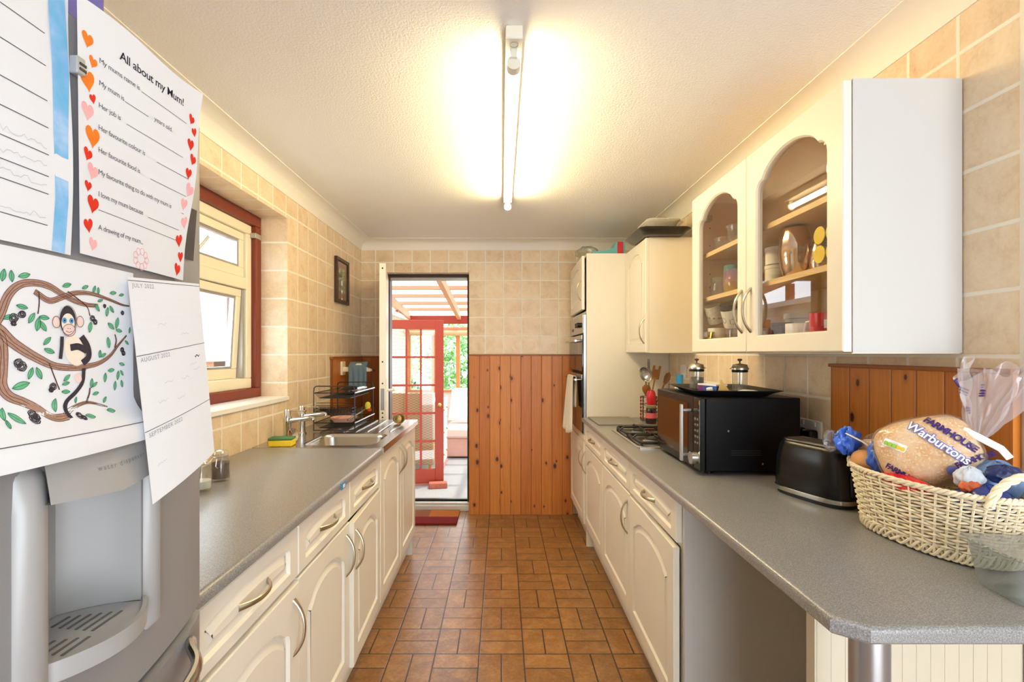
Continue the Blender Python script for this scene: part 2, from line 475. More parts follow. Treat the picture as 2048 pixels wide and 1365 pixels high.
# coving: concave quarter profile along three walls
def cove(name, path, inward):
    prof = [(0, 0)] + [(.078 - .078 * math.cos(a), .082 - .082 * math.sin(a)) for a in [PI / 2 * i / 8 for i in range(9)]]
    prof = [(.0, -.082)] + [(.085 * (1 - math.cos(a)) + .004, -.082 + .078 * math.sin(a)) for a in [PI / 2 * i / 8 for i in range(9)]] + [(.096, -.0035), (.096, 0), (0, 0)]
    L = []
    for (px, py), (nx, ny) in zip(path, inward):
        L.append([(px + nx * d, py + ny * d, ZC + z) for d, z in prof])
    return S(name, MB().loops(L, cap0=True, cap1=True), M_COVE, ang=50)
cove('trim_2', [(XL, Y0), (XL, YB), (XR, YB), (XR, 1.085)], [(1, 0), (1, -1), (-1, -1), (-1, 0)])

# pine panelling
def pine(name, label, boxes, cap, mat):
    t = thing(name, label, 'wall panelling', (boxes[0][0], boxes[0][2], boxes[0][4])); t['kind'] = 'structure'
    m = MB()
    for b in boxes: m.box(*b)
    m.build('board_panel', mat, t, smooth=False)
    c = MB()
    for b in cap: c.box(*b)
    c.build('cap_rail', M_PINE_CAP, t, bevel=.002)
pine('trim_3', 'tall knotty pine boarding beside the doorway on the back wall', [(-.272, .60, YB - .024, YB - .001, .0, 1.338)], [(-.276, .60, YB - .03, YB - .001, 1.338, 1.352)], M_PINE_B)
pine('trim_4', 'pine boarding behind the bread basket on the right wall', [(XR - .02, XR - .001, 1.108, 1.722, .912, 1.312)], [(XR - .026, XR - .001, 1.108, 1.728, 1.312, 1.324)], M_PINE_R)
pine('trim_5', 'dark pine boarding on the left wall behind the dish rack', [(XL + .001, XL + .02, 3.39, YB - .022, .912, 1.322)], [(XL + .001, XL + .026, 3.375, YB - .03, 1.322, 1.336)], M_PINE_L)
pine('trim_6', 'narrow dark pine boarding between left corner and white door', [(XL + .022, DX0 - .002, YB - .02, YB - .001, .0, 1.322)], [(XL + .027, DX0 - .002, YB - .026, YB - .001, 1.322, 1.336)], M_PINE_C)

# ------------------------------------------------------------------ kitchen window (in the left wall)
win = thing('window_1', 'kitchen window with cream casements in a red stained frame', 'window', (-1.36, (WY0 + WY1) / 2, WZ0)); win['kind'] = 'structure'
def frame(mb, x0, x1, y0, y1, z0, z1, w, wb=None):
    wb = wb or w
    mb.box(x0, x1, y0, y1, z0, z0 + wb); mb.box(x0, x1, y0, y1, z1 - w, z1)
    mb.box(x0, x1, y0, y0 + w, z0 + wb, z1 - w); mb.box(x0, x1, y1 - w, y1, z0 + wb, z1 - w)
    return mb
frame(MB(), -1.43, -1.335, WY0, WY1, WZ0 + .012, WZ1, .058, .05).build('outer_frame', M_REDWOOD, win, bevel=.004)
fy0, fy1, fz0, fz1 = WY0 + .058, WY1 - .058, WZ0 + .062, WZ1 - .058
f = frame(MB(), -1.425, -1.36, fy0, fy1, fz0, fz1, .05, .055); ZT = 1.70
f.box(-1.425, -1.36, fy0 + .05, fy1 - .05, ZT, ZT + .062)
f.build('casement_frame', M_CREAM, win, bevel=.004)
def sash(y0, y1, z0, z1, ang, name):
    """top-hung sash pushed outwards at the bottom"""
    m = frame(MB(), -.02, .02, y0, y1, z0 - z1, 0, .04, .05)
    R = Matrix.Translation((-1.395, 0, z1)) @ Matrix.Rotation(ang, 4, 'Y')
    o = m.xf(R).build(name, M_CREAM, win, bevel=.003)
    g = frame(MB(), -.012, .012, y0 + .04, y1 - .04, z0 - z1 + .05, -.04, .012).xf(R).build('glazing_seal', M_ALU, o)
    MB().box(-.004, .004, y0 + .05, y1 - .05, z0 - z1 + .06, -.05).xf(R).build('pane', M_GLASS, o, smooth=False)
    s = MB().box(.02, .03, (y0 + y1) / 2 - .02, (y0 + y1) / 2 + .02, z0 - z1 + .006, z0 - z1 + .03)
    s.tube([(.03, (y0 + y1) / 2, z0 - z1 + .02), (.05, (y0 + y1) / 2 + .05, z0 - z1 + .05), (.06, (y0 + y1) / 2 + .12, z0 - z1 + .13)], (.007, .003), 8)
    s.xf(R).build('casement_stay', M_ALU, o)
sash(fy0 + .052, fy1 - .052, ZT + .064, fz1 - .052, .0, 'top_sash')
sash(fy0 + .052, fy1 - .075, fz0 + .057, ZT - .002, .06, 'bottom_sash')
MB().box(-1.425, -1.372, fy1 - .073, fy1 - .052, fz0 + .057, ZT - .002).build('side_channel', M_ALU, win)
MB().box(-1.362, -1.33, fy1 - .016, fy1 + .052, 1.985, 2.012).build('bracket', M_ALU, win, bevel=.002)
S('trim_7', MB().box(-1.335, XL + .012, WY0, WY1, WZ0 - .012, WZ0 + .012), PM('window_sill_white', (238, 236, 230), .3, var=.01), 'white window sill', bevel=.004)

# ------------------------------------------------------------------ back doorway
fr = thing('door_1', 'dark bronze door frame of the open doorway to the conservatory', 'door frame', ((DX0 + DX1) / 2, 4.29, 0)); fr['kind'] = 'structure'
m = MB().box(DX0, DX0 + .03, 4.24, 4.34, .0, DZ).box(DX1 - .022, DX1, 4.24, 4.34, .0, DZ).box(DX0 + .03, DX1 - .022, 4.24, 4.34, DZ - .024, DZ)
m.build('frame', M_BRONZE, fr, bevel=.003)
MB().box(DX0 + .03, DX1 - .022, 4.27, 4.33, DZ - .046, DZ - .024).build('rain_bar', M_ALU, fr)
MB().box(DX0, DX1, 4.2, 4.36, .0, .05).box(DX0 + .0, DX1, 4.22, 4.25, .05, .07).build('threshold', PM('threshold_aluminium', (206, 204, 198), .4, .3), fr, bevel=.004)
MB().box(DX0 + .03, DX1 - .022, 4.3, 4.33, .05, .075).build('draught_seal', M_BLACK, fr)

# white door leaf swung open into the kitchen
dl = thing('door_2', 'white back door swung open against the corner, edge on', 'door', (-1.0, 4.13, .0)); dl['kind'] = 'structure'; del dl['_w']
dl.rotation_euler = (0, 0, math.radians(11.6))
LW = .765
m = MB().box(0, .044, -LW, 0, .04, 1.985); m.build('door_leaf', PM('door_leaf_white', (232, 226, 210), .4, var=.02), dl, bevel=.002)
MB().box(.010, .034, -LW - .003, -LW + .001, .965, 1.115).build('lock_plate', PM('lock_plate_steel', (130, 124, 118), .4, .8), dl)
k = MB()
for z in (.915, .945, 1.15, 1.30, 1.95): k.cyl((.022, -LW - .002, z), (.022, -LW + .001, z), .006, 10)
k.build('screw', M_BLACK_M, dl)
h = MB().box(.044, .05, -LW + .03, -LW + .07, .98, 1.18)
h.tube([(.05, -LW + .05, 1.1), (.09, -LW + .05, 1.1), (.097, -LW + .06, 1.1), (.097, -LW + .17, 1.1)], .009, 8)
h.build('door_handle', PM('white_lever', (232, 228, 220), .3), dl)

# doormat in the doorway
def mat_mat():
    t = NT('woven_doormat'); P, X = t.pos()
    x = t.math('ADD', X[0], t.math('MULTIPLY', t.noise(P, 70), .025)); y = t.math('ADD', X[1], t.math('MULTIPLY', t.noise(P, 80), .04))
    red = lin((130, 34, 40)); oc = lin((190, 112, 48)); br = lin((146, 92, 66))
    c = t.mix(t.step(x, -.59, -.585), br, oc)
    low = t.math('SUBTRACT', 1.0, t.step(y, 4.03, 4.04))
    band = t.math('MULTIPLY', low, t.step(t.math('ADD', x, t.math('MULTIPLY', y, .55)), 1.42, 1.43))
    c = t.mix(band, c, red)
    c = t.mix(t.math('SUBTRACT', 1.0, t.step(y, 3.92, 3.93)), c, red)
    c = t.mix(t.math('MULTIPLY', t.noise(P, 500, 2), .45), c, lin((90, 50, 34)))
    t.fin(c, .95, 0, .1); t.bump(t.noise(P, 400, 2), .8, .004); return t.m
o = MB().box(-.965, -.355, 3.86, 4.19, .001, .016).build('doormat', mat_mat(), None, bevel=.004)
tag(o, 'red and ochre coir doormat lying in the open doorway', 'doormat')

# ------------------------------------------------------------------ fluorescent tube light
TL = thing('tube_light', 'long fluorescent tube light on the white stippled ceiling', 'ceiling light', (.037, 2.2, ZC))
ZB = ZC - .036
MB().box(.012, .062, 1.42, 3.02, ZB, ZC).build('batten', PM('batten_white', (236, 232, 216), .4), TL, bevel=.002)
def lampholder(y, s):
    m = MB().box(.012, .062, min(y, y + s * .06), max(y, y + s * .06), ZB - .004, ZB)
    m.box(.027, .047, min(y + s * .045, y + s * .085), max(y + s * .045, y + s * .085), ZB - .03, ZB - .004)
    m.cyl((.037, y + s * .055, ZB - .04), (.037, y + s * .09, ZB - .04), .021, 20)
    return m.build('lampholder', PM('lampholder_white', (226, 224, 212), .45), TL)
lampholder(1.42, 1); lampholder(3.02, -1)
c = MB().lathe([(.013, 0), (.013, .002), (.0118, .002), (.0118, 0)], (.037, 1.447, ZB - .0052), 20, close=True)
c.build('cover_screw', M_ALU, TL)
MB().cyl((.037, 1.515, ZB - .04), (.037, 2.925, ZB - .04), .0135, 16).build('tube', emit_mat('lit_tube', (255, 229, 172), 54.0), TL)
# ------------------------------------------------------------------ kitchen units
def cathedral(w, h, rise, step, n=10):
    """counter-clockwise outline: square foot, small concave shoulders, arched head"""
    a, b = w / 2, h / 2; zs = b - rise
    pts = [(-a, -b), (a, -b), (a, zs - step)]
    for i in range(1, 5):
        t = i / 4 * PI / 2; pts.append((a - step * .9 * (1 - math.cos(t)), zs - step + step * math.sin(t)))
    xa = a - step * .9
    for i in range(1, n):
        t = i / n; x = xa * (1 - 2 * t); pts.append((x, zs + rise * (1 - (x / xa) ** 2) ** .75))
    for i in range(4, -1, -1):
        t = i / 4 * PI / 2; pts.append((-(a - step * .9 * (1 - math.cos(t))), zs - step + step * math.sin(t)))
    return pts

def front_face(mb, fn, w, h, t, ol, glass=False):
    """routed door or drawer front; fn(u, v, d)"""
    e = .003
    R0 = [(-w / 2, -h / 2), (w / 2, -h / 2), (w / 2, h / 2), (-w / 2, h / 2)]; R1 = inset(R0, e)
    mb.loops([[fn(u, v, 0) for u, v in R0], [fn(u, v, t - e) for u, v in R0], [fn(u, v, t) for u, v in R1]], cap0=not glass)
    def holed(outer, inner, d):
        P = [(u, v) for u, v in outer] + [(u, v) for u, v in inner]
        T = tessellate_polygon([[Vector((u, v, 0)) for u, v in outer], [Vector((u, v, 0)) for u, v in inner]])
        mb.add([fn(u, v, d) for u, v in P], [tuple(q) for q in T])
    holed(R1, ol, t)
    o1 = inset(ol, .005)
    if glass:
        mb.loops([[fn(u, v, t) for u, v in ol], [fn(u, v, t - .006) for u, v in o1], [fn(u, v, 0) for u, v in o1]])
        holed(R0, o1, 0)
    else:
        o2, o3 = inset(ol, .014), inset(ol, .032)
        mb.loops([[fn(u, v, t) for u, v in ol], [fn(u, v, t - .009) for u, v in o1], [fn(u, v, t - .009) for u, v in o2], [fn(u, v, t - .001) for u, v in o3]])
        mb.flat(o3, fn, t - .001)

def bow(fn, u, v, L, d, vertical=True, bulge=.03):
    pts = []
    for i in range(13):
        s = -1 + 2 * i / 12; q = bulge * (1 - abs(s) ** 2.4)
        pts.append(fn(u, v + s * L / 2, d + q) if vertical else fn(u + s * L / 2, v, d + q))
    r = [(.0062 + .002 * abs(-1 + 2 * i / 12) ** 3, .0042) for i in range(13)]
    return MB().tube(pts, r, 10, up=(0, 1, 0) if vertical else (0, 0, 1))

def facer(side, x, yc, zc, ang=0.0, hy=0.0):
    """maps (u along y, v up, d outwards into the aisle); ang swings about the vertical line u = hy"""
    sg = 1 if side == 'L' else -1
    c, s = math.cos(ang), math.sin(ang)
    def fn(u, v, d):
        du = u - hy
        return (x + sg * (d * c + abs(du) * s), yc + hy + du * c, zc + v)
    return fn

def base_unit(side, y0, y1, label, doors, drawer=True, toe=True, sink=False, group='cream base units', end=None, kick=True):
    sg = 1 if side == 'L' else -1
    wall = -1.184 if side == 'L' else 1.176
    xf = -.602 if side == 'L' else .606          # carcass front
    yc = (y0 + y1) / 2; t = thing('base_cabinet', label, 'kitchen cabinet', ((wall + xf) / 2, yc, 0), group=group)
    a, b = y0 + .001, y1 - .001; p = .018; xs = sorted((wall, xf))
    m = MB()
    for q in ((a, a + p), (b - p, b)): m.box(xs[0], xs[1], q[0], q[1], .15, .879)
    m.box(xs[0], xs[1], a + p, b - p, .15, .168)
    bx = sorted((wall, wall + sg * .012)); m.box(bx[0], bx[1], a + p, b - p, .168, .879)
    rx = sorted((xf, xf - sg * .02)); m.box(rx[0], rx[1], a + p, b - p, .845, .879); 
    if drawer: m.box(rx[0], rx[1], a + p, b - p, .705, .725)
    m.build('carcass', M_PANELW, t)
    if kick:
        kx = sorted((xf - sg * .04, xf - sg * .058)); MB().box(kx[0], kx[1], a, b, .0, .148).build('plinth', M_PANELW, t)
    if end is not None:
        e = (y0 - .02, y0 - .001) if end == 0 else (y1 + .001, y1 + .02)
        ex = sorted((wall, xf + sg * .0)); MB().box(ex[0], ex[1], e[0], e[1], .0, .879).build('end_panel', M_PANELG, t)
    if drawer:
        w, h = y1 - y0 - .005, .142; fn = facer(side, xf + sg * .001, yc, .795)
        m = MB(); front_face(m, fn, w, h, .02, cathedral(w - .10, h - .055, .014, .022))
        d = m.build('drawer', M_WHITE, t, ang=25)
        bow(fn, 0, .0, .135, .019, False, .028).build('drawer_handle', M_NICKEL, d)
    top = .715 if drawer else .868
    for (u0, u1, hpos, ang, hinge, dz) in doors:
        w, h = (u1 - u0) - .005, top - .157; zc = (top + .157) / 2 + dz; c = (u0 + u1) / 2
        fn = facer(side, xf + sg * .001, c, zc, ang, hinge * w / 2)
        m = MB(); front_face(m, fn, w, h, .02, cathedral(w - .12, h - .12, .052, .028))
        d = m.build('door', M_WHITE, t, ang=25)
        if hpos: bow(fn, hpos * (w / 2 - .034), h / 2 - .115, .155, .019).build('door_handle', M_NICKEL, d)
    return t
# doors: (y start, y end, handle side, swing, hinge side, drop)
base_unit('L', .90, 1.397, 'cream drawer and door base unit beside the silver fridge', [(.90, 1.397, 1, .008, -1, -.004)])
base_unit('L', 1.397, 1.87, 'cream base unit on the left run, second from the fridge', [(1.397, 1.87, 1, 0.0, -1, 0)])
base_unit('L', 1.87, 2.345, 'cream base unit with a door standing slightly ajar, next to the sink unit', [(1.87, 2.345, -1, .032, 1, -.004)])
base_unit('L', 2.345, 3.29, 'cream double door sink unit at the far end under the drainer', [(2.345, 2.817, 1, 0.0, -1, 0), (2.817, 3.29, -1, 0.0, 1, 0)], drawer=False, sink=True, end=1)
base_unit('R', 2.835, 3.43, 'cream base unit on the right run, next to the oven tower', [(2.835, 3.43, 1, 0.0, -1, 0)])
base_unit('R', 2.235, 2.835, 'cream base unit below the gas hob', [(2.235, 2.835, -1, 0.0, 1, 0)])
base_unit('R', 1.635, 2.235, 'cream base unit with large end panel, nearest on the right', [(1.635, 2.235, 0, .014, 1, -.006)], end=0)

# ------------------------------------------------------------------ worktops
def postform(x_front, x_back, z0, z1, sg):
    """cross-section (x, z) with a rolled front edge"""
    r = .014; p = [(x_back, z0), (x_back, z1)]
    for i in range(7):
        a = PI / 2 * (1 - i / 6); p.append((x_front - sg * r + sg * r * math.cos(a), z1 - r + r * math.sin(a)))
    p += [(x_front, z0 + .006), (x_front - sg * .006, z0)]
    return p
sec = postform(-.56, -1.187, .88, .91, 1)
wt = MB().loops([[(x, y, z) for x, z in sec] for y in (.885, 2.306)], cap0=True, cap1=True).build('worktop', M_TOP, None)
tag(wt, 'grey speckled worktop on the left, between fridge and sink', 'worktop')
MB().box(-.61, -.556, 2.305, 2.309, .882, .9112).build('joint_strip', M_ALU, wt)
# right worktop: outline with clipped near corner, rolled edge
outl = [(1.176, .80), (1.176, 3.428), (.561, 3.428), (.561, .835), (.605, .80)]
m = MB(); outl2 = inset(outl[::-1], 0)
def rw(poly, z): return [(x, y, z) for x, y in poly]
P0 = outl[::-1]; P0 = P0 if sum((P0[i][0] * P0[(i + 1) % 5][1] - P0[(i + 1) % 5][0] * P0[i][1]) for i in range(5)) > 0 else P0[::-1]
L = [rw(inset(P0, .005), .88), rw(P0, .885)]
for i in range(6):
    a = PI / 2 * i / 5; L.append(rw(inset(P0, .011 * (1 - math.cos(a))), .899 + .011 * math.sin(a)))
m.loops(L, cap0=True, cap1=True)
tag(m.build('worktop', M_TOP, None, ang=30), 'long grey speckled worktop on the right with a clipped near corner', 'worktop')
# peninsula supports
pn = MB().box(.705, 1.174, 1.10, 1.13, .0, .879)
x = .73
while x < 1.15: pn.box(x - .02, x + .0095, 1.0992, 1.1, .0, .879); x += .032
tag(pn.build('peninsula_support', PM('grooved_panel_cream', (206, 196, 174), .5, var=.03), None), 'cream grooved upright panel supporting the near end of right worktop', 'panel')
M_POST = PM('satin_steel_post', (176, 176, 178), .32, .85, var=.03)
lg = thing('support_post', 'brushed steel post under the clipped worktop corner', 'post', (.655, .87, 0))
MB().cyl((.655, .87, .01), (.655, .87, .87), .031, 28).build('post', M_POST, lg)
MB().cyl((.655, .87, .868), (.655, .87, .8795), .045, 28).build('mounting_plate', M_POST, lg)
MB().cyl((.655, .87, 0), (.655, .87, .012), .036, 28).build('foot', M_BLACK, lg)

# ------------------------------------------------------------------ oven tower
tw = thing('oven_tower_cabinet', 'tall cream oven tower cabinet in the far right corner', 'kitchen cabinet', (.89, 3.75, 0))
ty0, ty1, tx = 3.432, 4.08, .598
m = MB().box(tx, 1.176, ty0, ty0 + .018, .0, 2.062).box(tx, 1.176, ty1 - .018, ty1, .1, 2.062).box(1.16, 1.176, ty0 + .018, ty1 - .018, .1, 2.062)
m.box(tx, 1.16, ty0 + .018, ty1 - .018, 2.044, 2.062)
for z in (.15, .755, 1.64): m.box(tx, 1.16, ty0 + .018, ty1 - .018, z, z + .018)
m.build('carcass', M_PANELW, tw)
MB().box(tx + .04, tx + .056, ty0 + .02, ty1, 0, .148).build('plinth', M_PANELW, tw)
def tdoor(z0, z1, hv, hs, ang):
    w, h = ty1 - ty0 - .006, z1 - z0; fn = facer('R', tx - .001, (ty0 + ty1) / 2, (z0 + z1) / 2, ang, w / 2)
    m = MB(); front_face(m, fn, w, h, .02, cathedral(w - .12, h - .11, .045, .026)); d = m.build('door', M_WHITE, tw, ang=25)
    bow(fn, -(w / 2 - .036), hv, .15, .019).build('door_handle', M_NICKEL, d)
tdoor(1.668, 2.045, -.05, -1, .02)
tdoor(.157, .742, .17, -1, 0.0)
MB().box(tx - .02, tx, ty0, ty1, .748, .785).build('filler_rail', M_WHITE, tw)
ov = thing('double_oven', 'built-in stainless and black glass double oven in the tower', 'oven', (.85, 3.75, .79))
ox = tx - .026; oy0, oy1 = ty0 + .012, ty1 - .012
MB().box(tx - .004, 1.1, ty0 + .03, ty1 - .03, .792, 1.62).build('oven_body', M_BLACK_M, ov)
MB().box(ox + .006, tx - .004, oy0 - .014, oy0 + .002, .79, 1.632).build('side_trim', M_STEEL, ov)
MB().box(ox, tx - .004, oy0 + .003, oy1, 1.5, 1.632).build('control_panel', M_STEEL, ov, bevel=.003)
for i, y in enumerate((3.55, 3.60, 3.65)):
    MB().cyl((ox, y, 1.565), (ox - .022, y, 1.565), .017, 16).build('knob', M_BLACK, ov)
MB().box(ox - .001, ox + .001, 3.86, 3.96, 1.53, 1.55).build('display', M_BLACK, ov)
def odoor(z0, z1, nm):
    d = MB().box(ox - .004, tx - .004, oy0 + .003, oy1, z0, z1).build(nm, M_BLACKG, ov, bevel=.003)
    MB().box(ox - .006, ox - .003, oy0 + .003, oy1, z1 - .03, z1 - .002).build('door_trim', M_STEEL, d)
    h = MB().cyl((ox - .04, oy0 + .06, z1 - .04), (ox - .04, oy1 - .06, z1 - .04), .008, 12)
    for y in (oy0 + .09, oy1 - .09): h.cyl((ox - .004, y, z1 - .04), (ox - .04, y, z1 - .04), .006, 10)
    h.build('door_handle', M_STEEL, d)
odoor(1.232, 1.49, 'grill_door'); odoor(.795, 1.21, 'oven_door')
# white towel over the lower oven handle
def towel(s, t):
    L = .40 * s; y = 3.70 + .26 * (t - .5) * (1 + .15 * s) + .02 * s
    fold = .006 * math.sin(t * 17 + s * 2) * (.3 + s)
    return (ox - .052 - .012 * s + fold - .02 * s * t, y, 1.186 - L - .03 * s * math.sin(t * PI))
def towel2(s, t):
    x, y, z = towel(s * .55, t); return (x + .026, y, z)
m = MB()
m.grid(lambda a, b: towel(b, a), 18, 16)
m.grid(lambda a, b: (ox - .040 + .012 * math.cos(PI * b + 0) * -1, towel(0, a)[1], 1.186 + .008 * math.sin(PI * b)), 18, 6)
m.grid(lambda a, b: towel2(b, a), 18, 10)
o = m.build('hand_towel', PM('white_towelling', (232, 226, 214), .95, spec=.1, bump=.5, bs=400), None, normals=False)
q = o.modifiers.new('solid', 'SOLIDIFY'); q.thickness = .004; q.offset = 0
tag(o, 'white hand towel hanging from the lower oven handle', 'towel')

# ------------------------------------------------------------------ wall cabinets
def wall_box(m, x0, x1, y0, y1, z0, z1, p=.018):
    m.box(x0, x1, y0, y0 + p, z0, z1).box(x0, x1, y1 - p, y1, z0, z1)
    m.box(x0, x1, y0 + p, y1 - p, z0, z0 + p).box(x0, x1, y0 + p, y1 - p, z1 - p, z1)
    m.box(x1 - .012, x1, y0 + p, y1 - p, z0 + p, z1 - p); return m
WCZ0, WCZ1 = 1.362, 2.062
wc = thing('wall_cabinet', 'solid door cream wall cabinet next to the oven tower, baking trays on top', 'kitchen cabinet', (1.03, 3.2, WCZ0))
wall_box(MB(), .893, 1.176, 2.955, 3.428, WCZ0, WCZ1).build('carcass', M_PANELW, wc)
fn = facer('R', .892, 3.19, (WCZ0 + WCZ1) / 2); m = MB(); front_face(m, fn, .468, .694, .02, cathedral(.35, .575, .052, .028))
d = m.build('door', M_WHITE, wc, ang=25); bow(fn, -.2, -.215, .155, .019).build('door_handle', M_NICKEL, d)

gc = thing('wall_cabinet', 'white wall cabinet with two arched glass doors', 'kitchen cabinet', (1.03, 1.75, WCZ0))
GY0, GY1 = 1.25, 2.245; GX = .898
m = wall_box(MB(), GX, 1.176, GY0 + .002, GY1, WCZ0, WCZ1)
m.build('carcass', M_INSIDE, gc)
MB().box(GX, 1.177, GY0 - .002, GY0 + .0015, WCZ0 - .001, WCZ1 + .001).build('end_panel', M_PANELG, gc)
MB().box(GX, 1.177, GY0 + .002, GY1, WCZ0 - .003, WCZ0 - .0005).build('bottom_panel', M_PANELW, gc)
GS = (1.592, 1.787)
for z in GS: MB().box(.915, 1.163, GY0 + .021, GY1 - .019, z, z + .018).build('shelf', M_SHELF, gc)
for z in (1.47, 1.53, 1.66, 1.72, 1.85, 1.93):
    for x in (.95, 1.1): MB().cyl((x, GY1 - .0178, z), (x, GY1 - .0185, z), .003, 8).build('peg_hole', M_BLACK_M, gc)
for i, (a, b, hs) in enumerate(((GY0, 1.7475, 1), (1.7475, GY1, -1))):
    w, h = b - a - .004, WCZ1 - WCZ0 - .004; fn = facer('R', GX - .001, (a + b) / 2, (WCZ0 + WCZ1) / 2)
    ol = cathedral(w - .122, h - .104, .060, .042, 16)
    m = MB(); front_face(m, fn, w, h, .022, ol, glass=True); d = m.build('glass_door', M_WHITE, gc, ang=25)
    g = inset(ol, .001); g2 = inset(ol, .02)
    p = MB().loops([[fn(u, v, .005) for u, v in g], [fn(u, v, .007) for u, v in g], [fn(u, v, .0095) for u, v in g2]]); p.flat(g2, fn, .0095)
    p.build('bevelled_pane', M_CGLASS, d, ang=3)
    bow(fn, hs * (w / 2 - .03), -.20, .155, .021).build('door_handle', M_NICKEL, d)
    for v in (-.27, .24):
        q = fn(-hs * (w / 2 - .09), v, -.012); MB().box(q[0] - .01, q[0] + .012, q[1] - .02, q[1] + .02, q[2] - .012, q[2] + .012).build('hinge', M_STEEL, d)
MK_B=[([(-41.8,21.5),(-30.0,40.4),(-20.9,64.1),(-9.1,76.7),(6.6,81.1),(23.3,79.6),(38.5,73.0),(54.6,67.0),(71.6,63.9),(89.7,64.4)],[9.4,8.9,8.4,7.5,7.0,7.0,6.1,5.6,4.7,3.7]),([(6.6,71.8),(23.3,63.6),(38.5,68.8),(57.3,76.3),(80.5,78.1),(105.6,74.4),(129.3,69.6),(143.7,69.1)],[5.6,6.1,6.1,5.2,4.2,3.3,2.3,1.6]),([(-41.8,31.5),(-30.0,29.1),(-17.7,17.0),(-2.5,6.5),(13.6,-2.4),(28.3,-8.8),(46.4,-11.7),(71.6,-12.4)],[10.8,10.8,10.3,9.8,8.9,7.5,7.0,6.6]),([(68.7,-11.3),(89.7,-7.8),(108.9,1.6),(122.4,15.0),(138.3,29.1)],[6.1,5.2,4.2,3.0,1.9]),([(117.2,12.2),(119.6,21.7),(117.2,29.6)],[2.3,1.9,1.2]),([(-41.8,29.5),(-30.0,23.9),(-26.0,7.5),(-26.4,-13.2),(-26.8,-27.7),(-19.8,-39.1),(-4.7,-46.9),(8.9,-55.0),(20.8,-66.1),(37.2,-67.1)],[9.4,10.3,9.8,9.8,10.3,9.4,8.4,8.4,8.4,7.0]),([(35.9,-65.7),(49.1,-59.5),(71.6,-54.6),(92.8,-60.4),(99.1,-62.6)],[5.2,4.2,3.3,2.1,1.2]),([(71.6,-54.6),(76.3,-44.6),(77.5,-37.2)],[2.3,1.9,1.2]),([(11.3,72.4),(11.7,59.0),(10.3,47.8)],[0.9,0.9,0.9]),([(46.4,76.8),(71.6,62.6),(77.5,50.7)],[0.9,0.9,0.9]),([(23.3,-6.0),(30.8,-24.6),(35.9,-36.6)],[0.9,0.9,0.9])]
MK_L=[((-26.0,84.2),13.4,80),((-17.7,84.5),12.3,95),((-4.7,87.2),13.4,20),((45.1,83.8),12.3,20),((70.1,84.8),10.0,25),((83.5,84.1),10.0,70),((89.7,83.1),8.9,90),((113.9,83.3),11.1,10),((128.6,82.4),8.9,15),((92.8,71.1),8.9,20),((88.1,61.7),11.1,-50),((104.0,57.9),12.3,80),((111.5,61.8),11.1,-50),((-7.0,53.9),12.3,-10),((-20.9,42.1),11.1,25),((3.1,42.8),13.4,60),((10.1,36.6),15.6,80),((17.2,44.3),12.3,-5),((16.0,34.7),13.4,-55),((77.5,36.9),13.4,80),((110.5,40.0),13.4,-35),((120.7,44.5),15.6,75),((124.1,34.8),11.1,-10),((143.7,36.2),8.9,80),((20.8,18.6),12.3,45),((23.3,7.7),13.4,-20),((106.2,18.7),14.5,-80),((138.3,19.4),8.9,-35),((92.2,4.2),10.0,85),((97.5,2.4),10.0,25),((129.3,-9.5),10.0,-15),((110.5,-17.0),11.1,5),((100.7,-25.8),12.3,85),((122.4,-24.1),12.3,80),((129.3,-21.2),8.9,-55),((117.2,-37.3),12.3,85),((129.3,-35.4),10.0,-75),((2.0,-16.5),13.4,70),((11.3,-16.9),14.5,-65),((-8.0,-29.0),19.0,15),((45.1,-23.5),11.1,40),((43.8,-30.0),10.0,10),((43.8,-39.5),11.1,-5),((28.8,-53.3),15.6,75),((79.6,-31.8),12.3,85),((84.1,-33.8),10.0,35),((85.7,-44.9),10.0,10),((99.1,-53.8),10.0,45),((100.7,-67.5),12.3,-10),((56.8,-50.2),7.8,75),((65.8,-70.3),12.3,-15),((-17.3,-62.1),16.7,-50),((-28.0,-56.6),13.4,80),((-28.4,-66.8),8.9,75)]
MK_F=[((-15.6,41.4),4.5),((-7.0,45.9),3.6),((-15.6,36.1),2.7),((81.1,47.9),3.6),((85.1,43.6),3.1),((-10.9,-5.3),4.5),((-7.0,-9.2),4.9),((0.9,-60.2),4.5),((-0.3,-65.5),4.5),((3.1,-63.1),3.6),((130.0,9.6),3.1),((132.2,5.0),3.1),((52.4,-67.8),3.6),((56.0,-70.7),2.7),((27.8,-32.5),4.0),((99.8,64.9),2.2),((130.4,58.8),2.7),((25.8,-35.8),2.7)]
MK_P={'head':(46.4,41.2),'earl':(30.8,40.2),'earr':(61.8,42.6),'eyel':(41.1,42.7),'eyer':(50.2,42.8),'muz':(47.0,31.7),'body':(55.1,8.4),'tail':[(68.1,-13.0),(66.4,-29.0),(57.3,-40.6),(45.1,-50.3),(39.8,-60.4),(40.1,-69.3)],'arm':[(64.4,25.1),(73.1,13.0),(74.5,0.5),(65.8,-6.8)],'leg':[(49.1,11.5),(60.1,12.8),(71.6,8.0)],'arm2':[(38.5,24.2),(38.0,12.5),(36.4,-1.5)],'foot':(60.1,-24.2)}
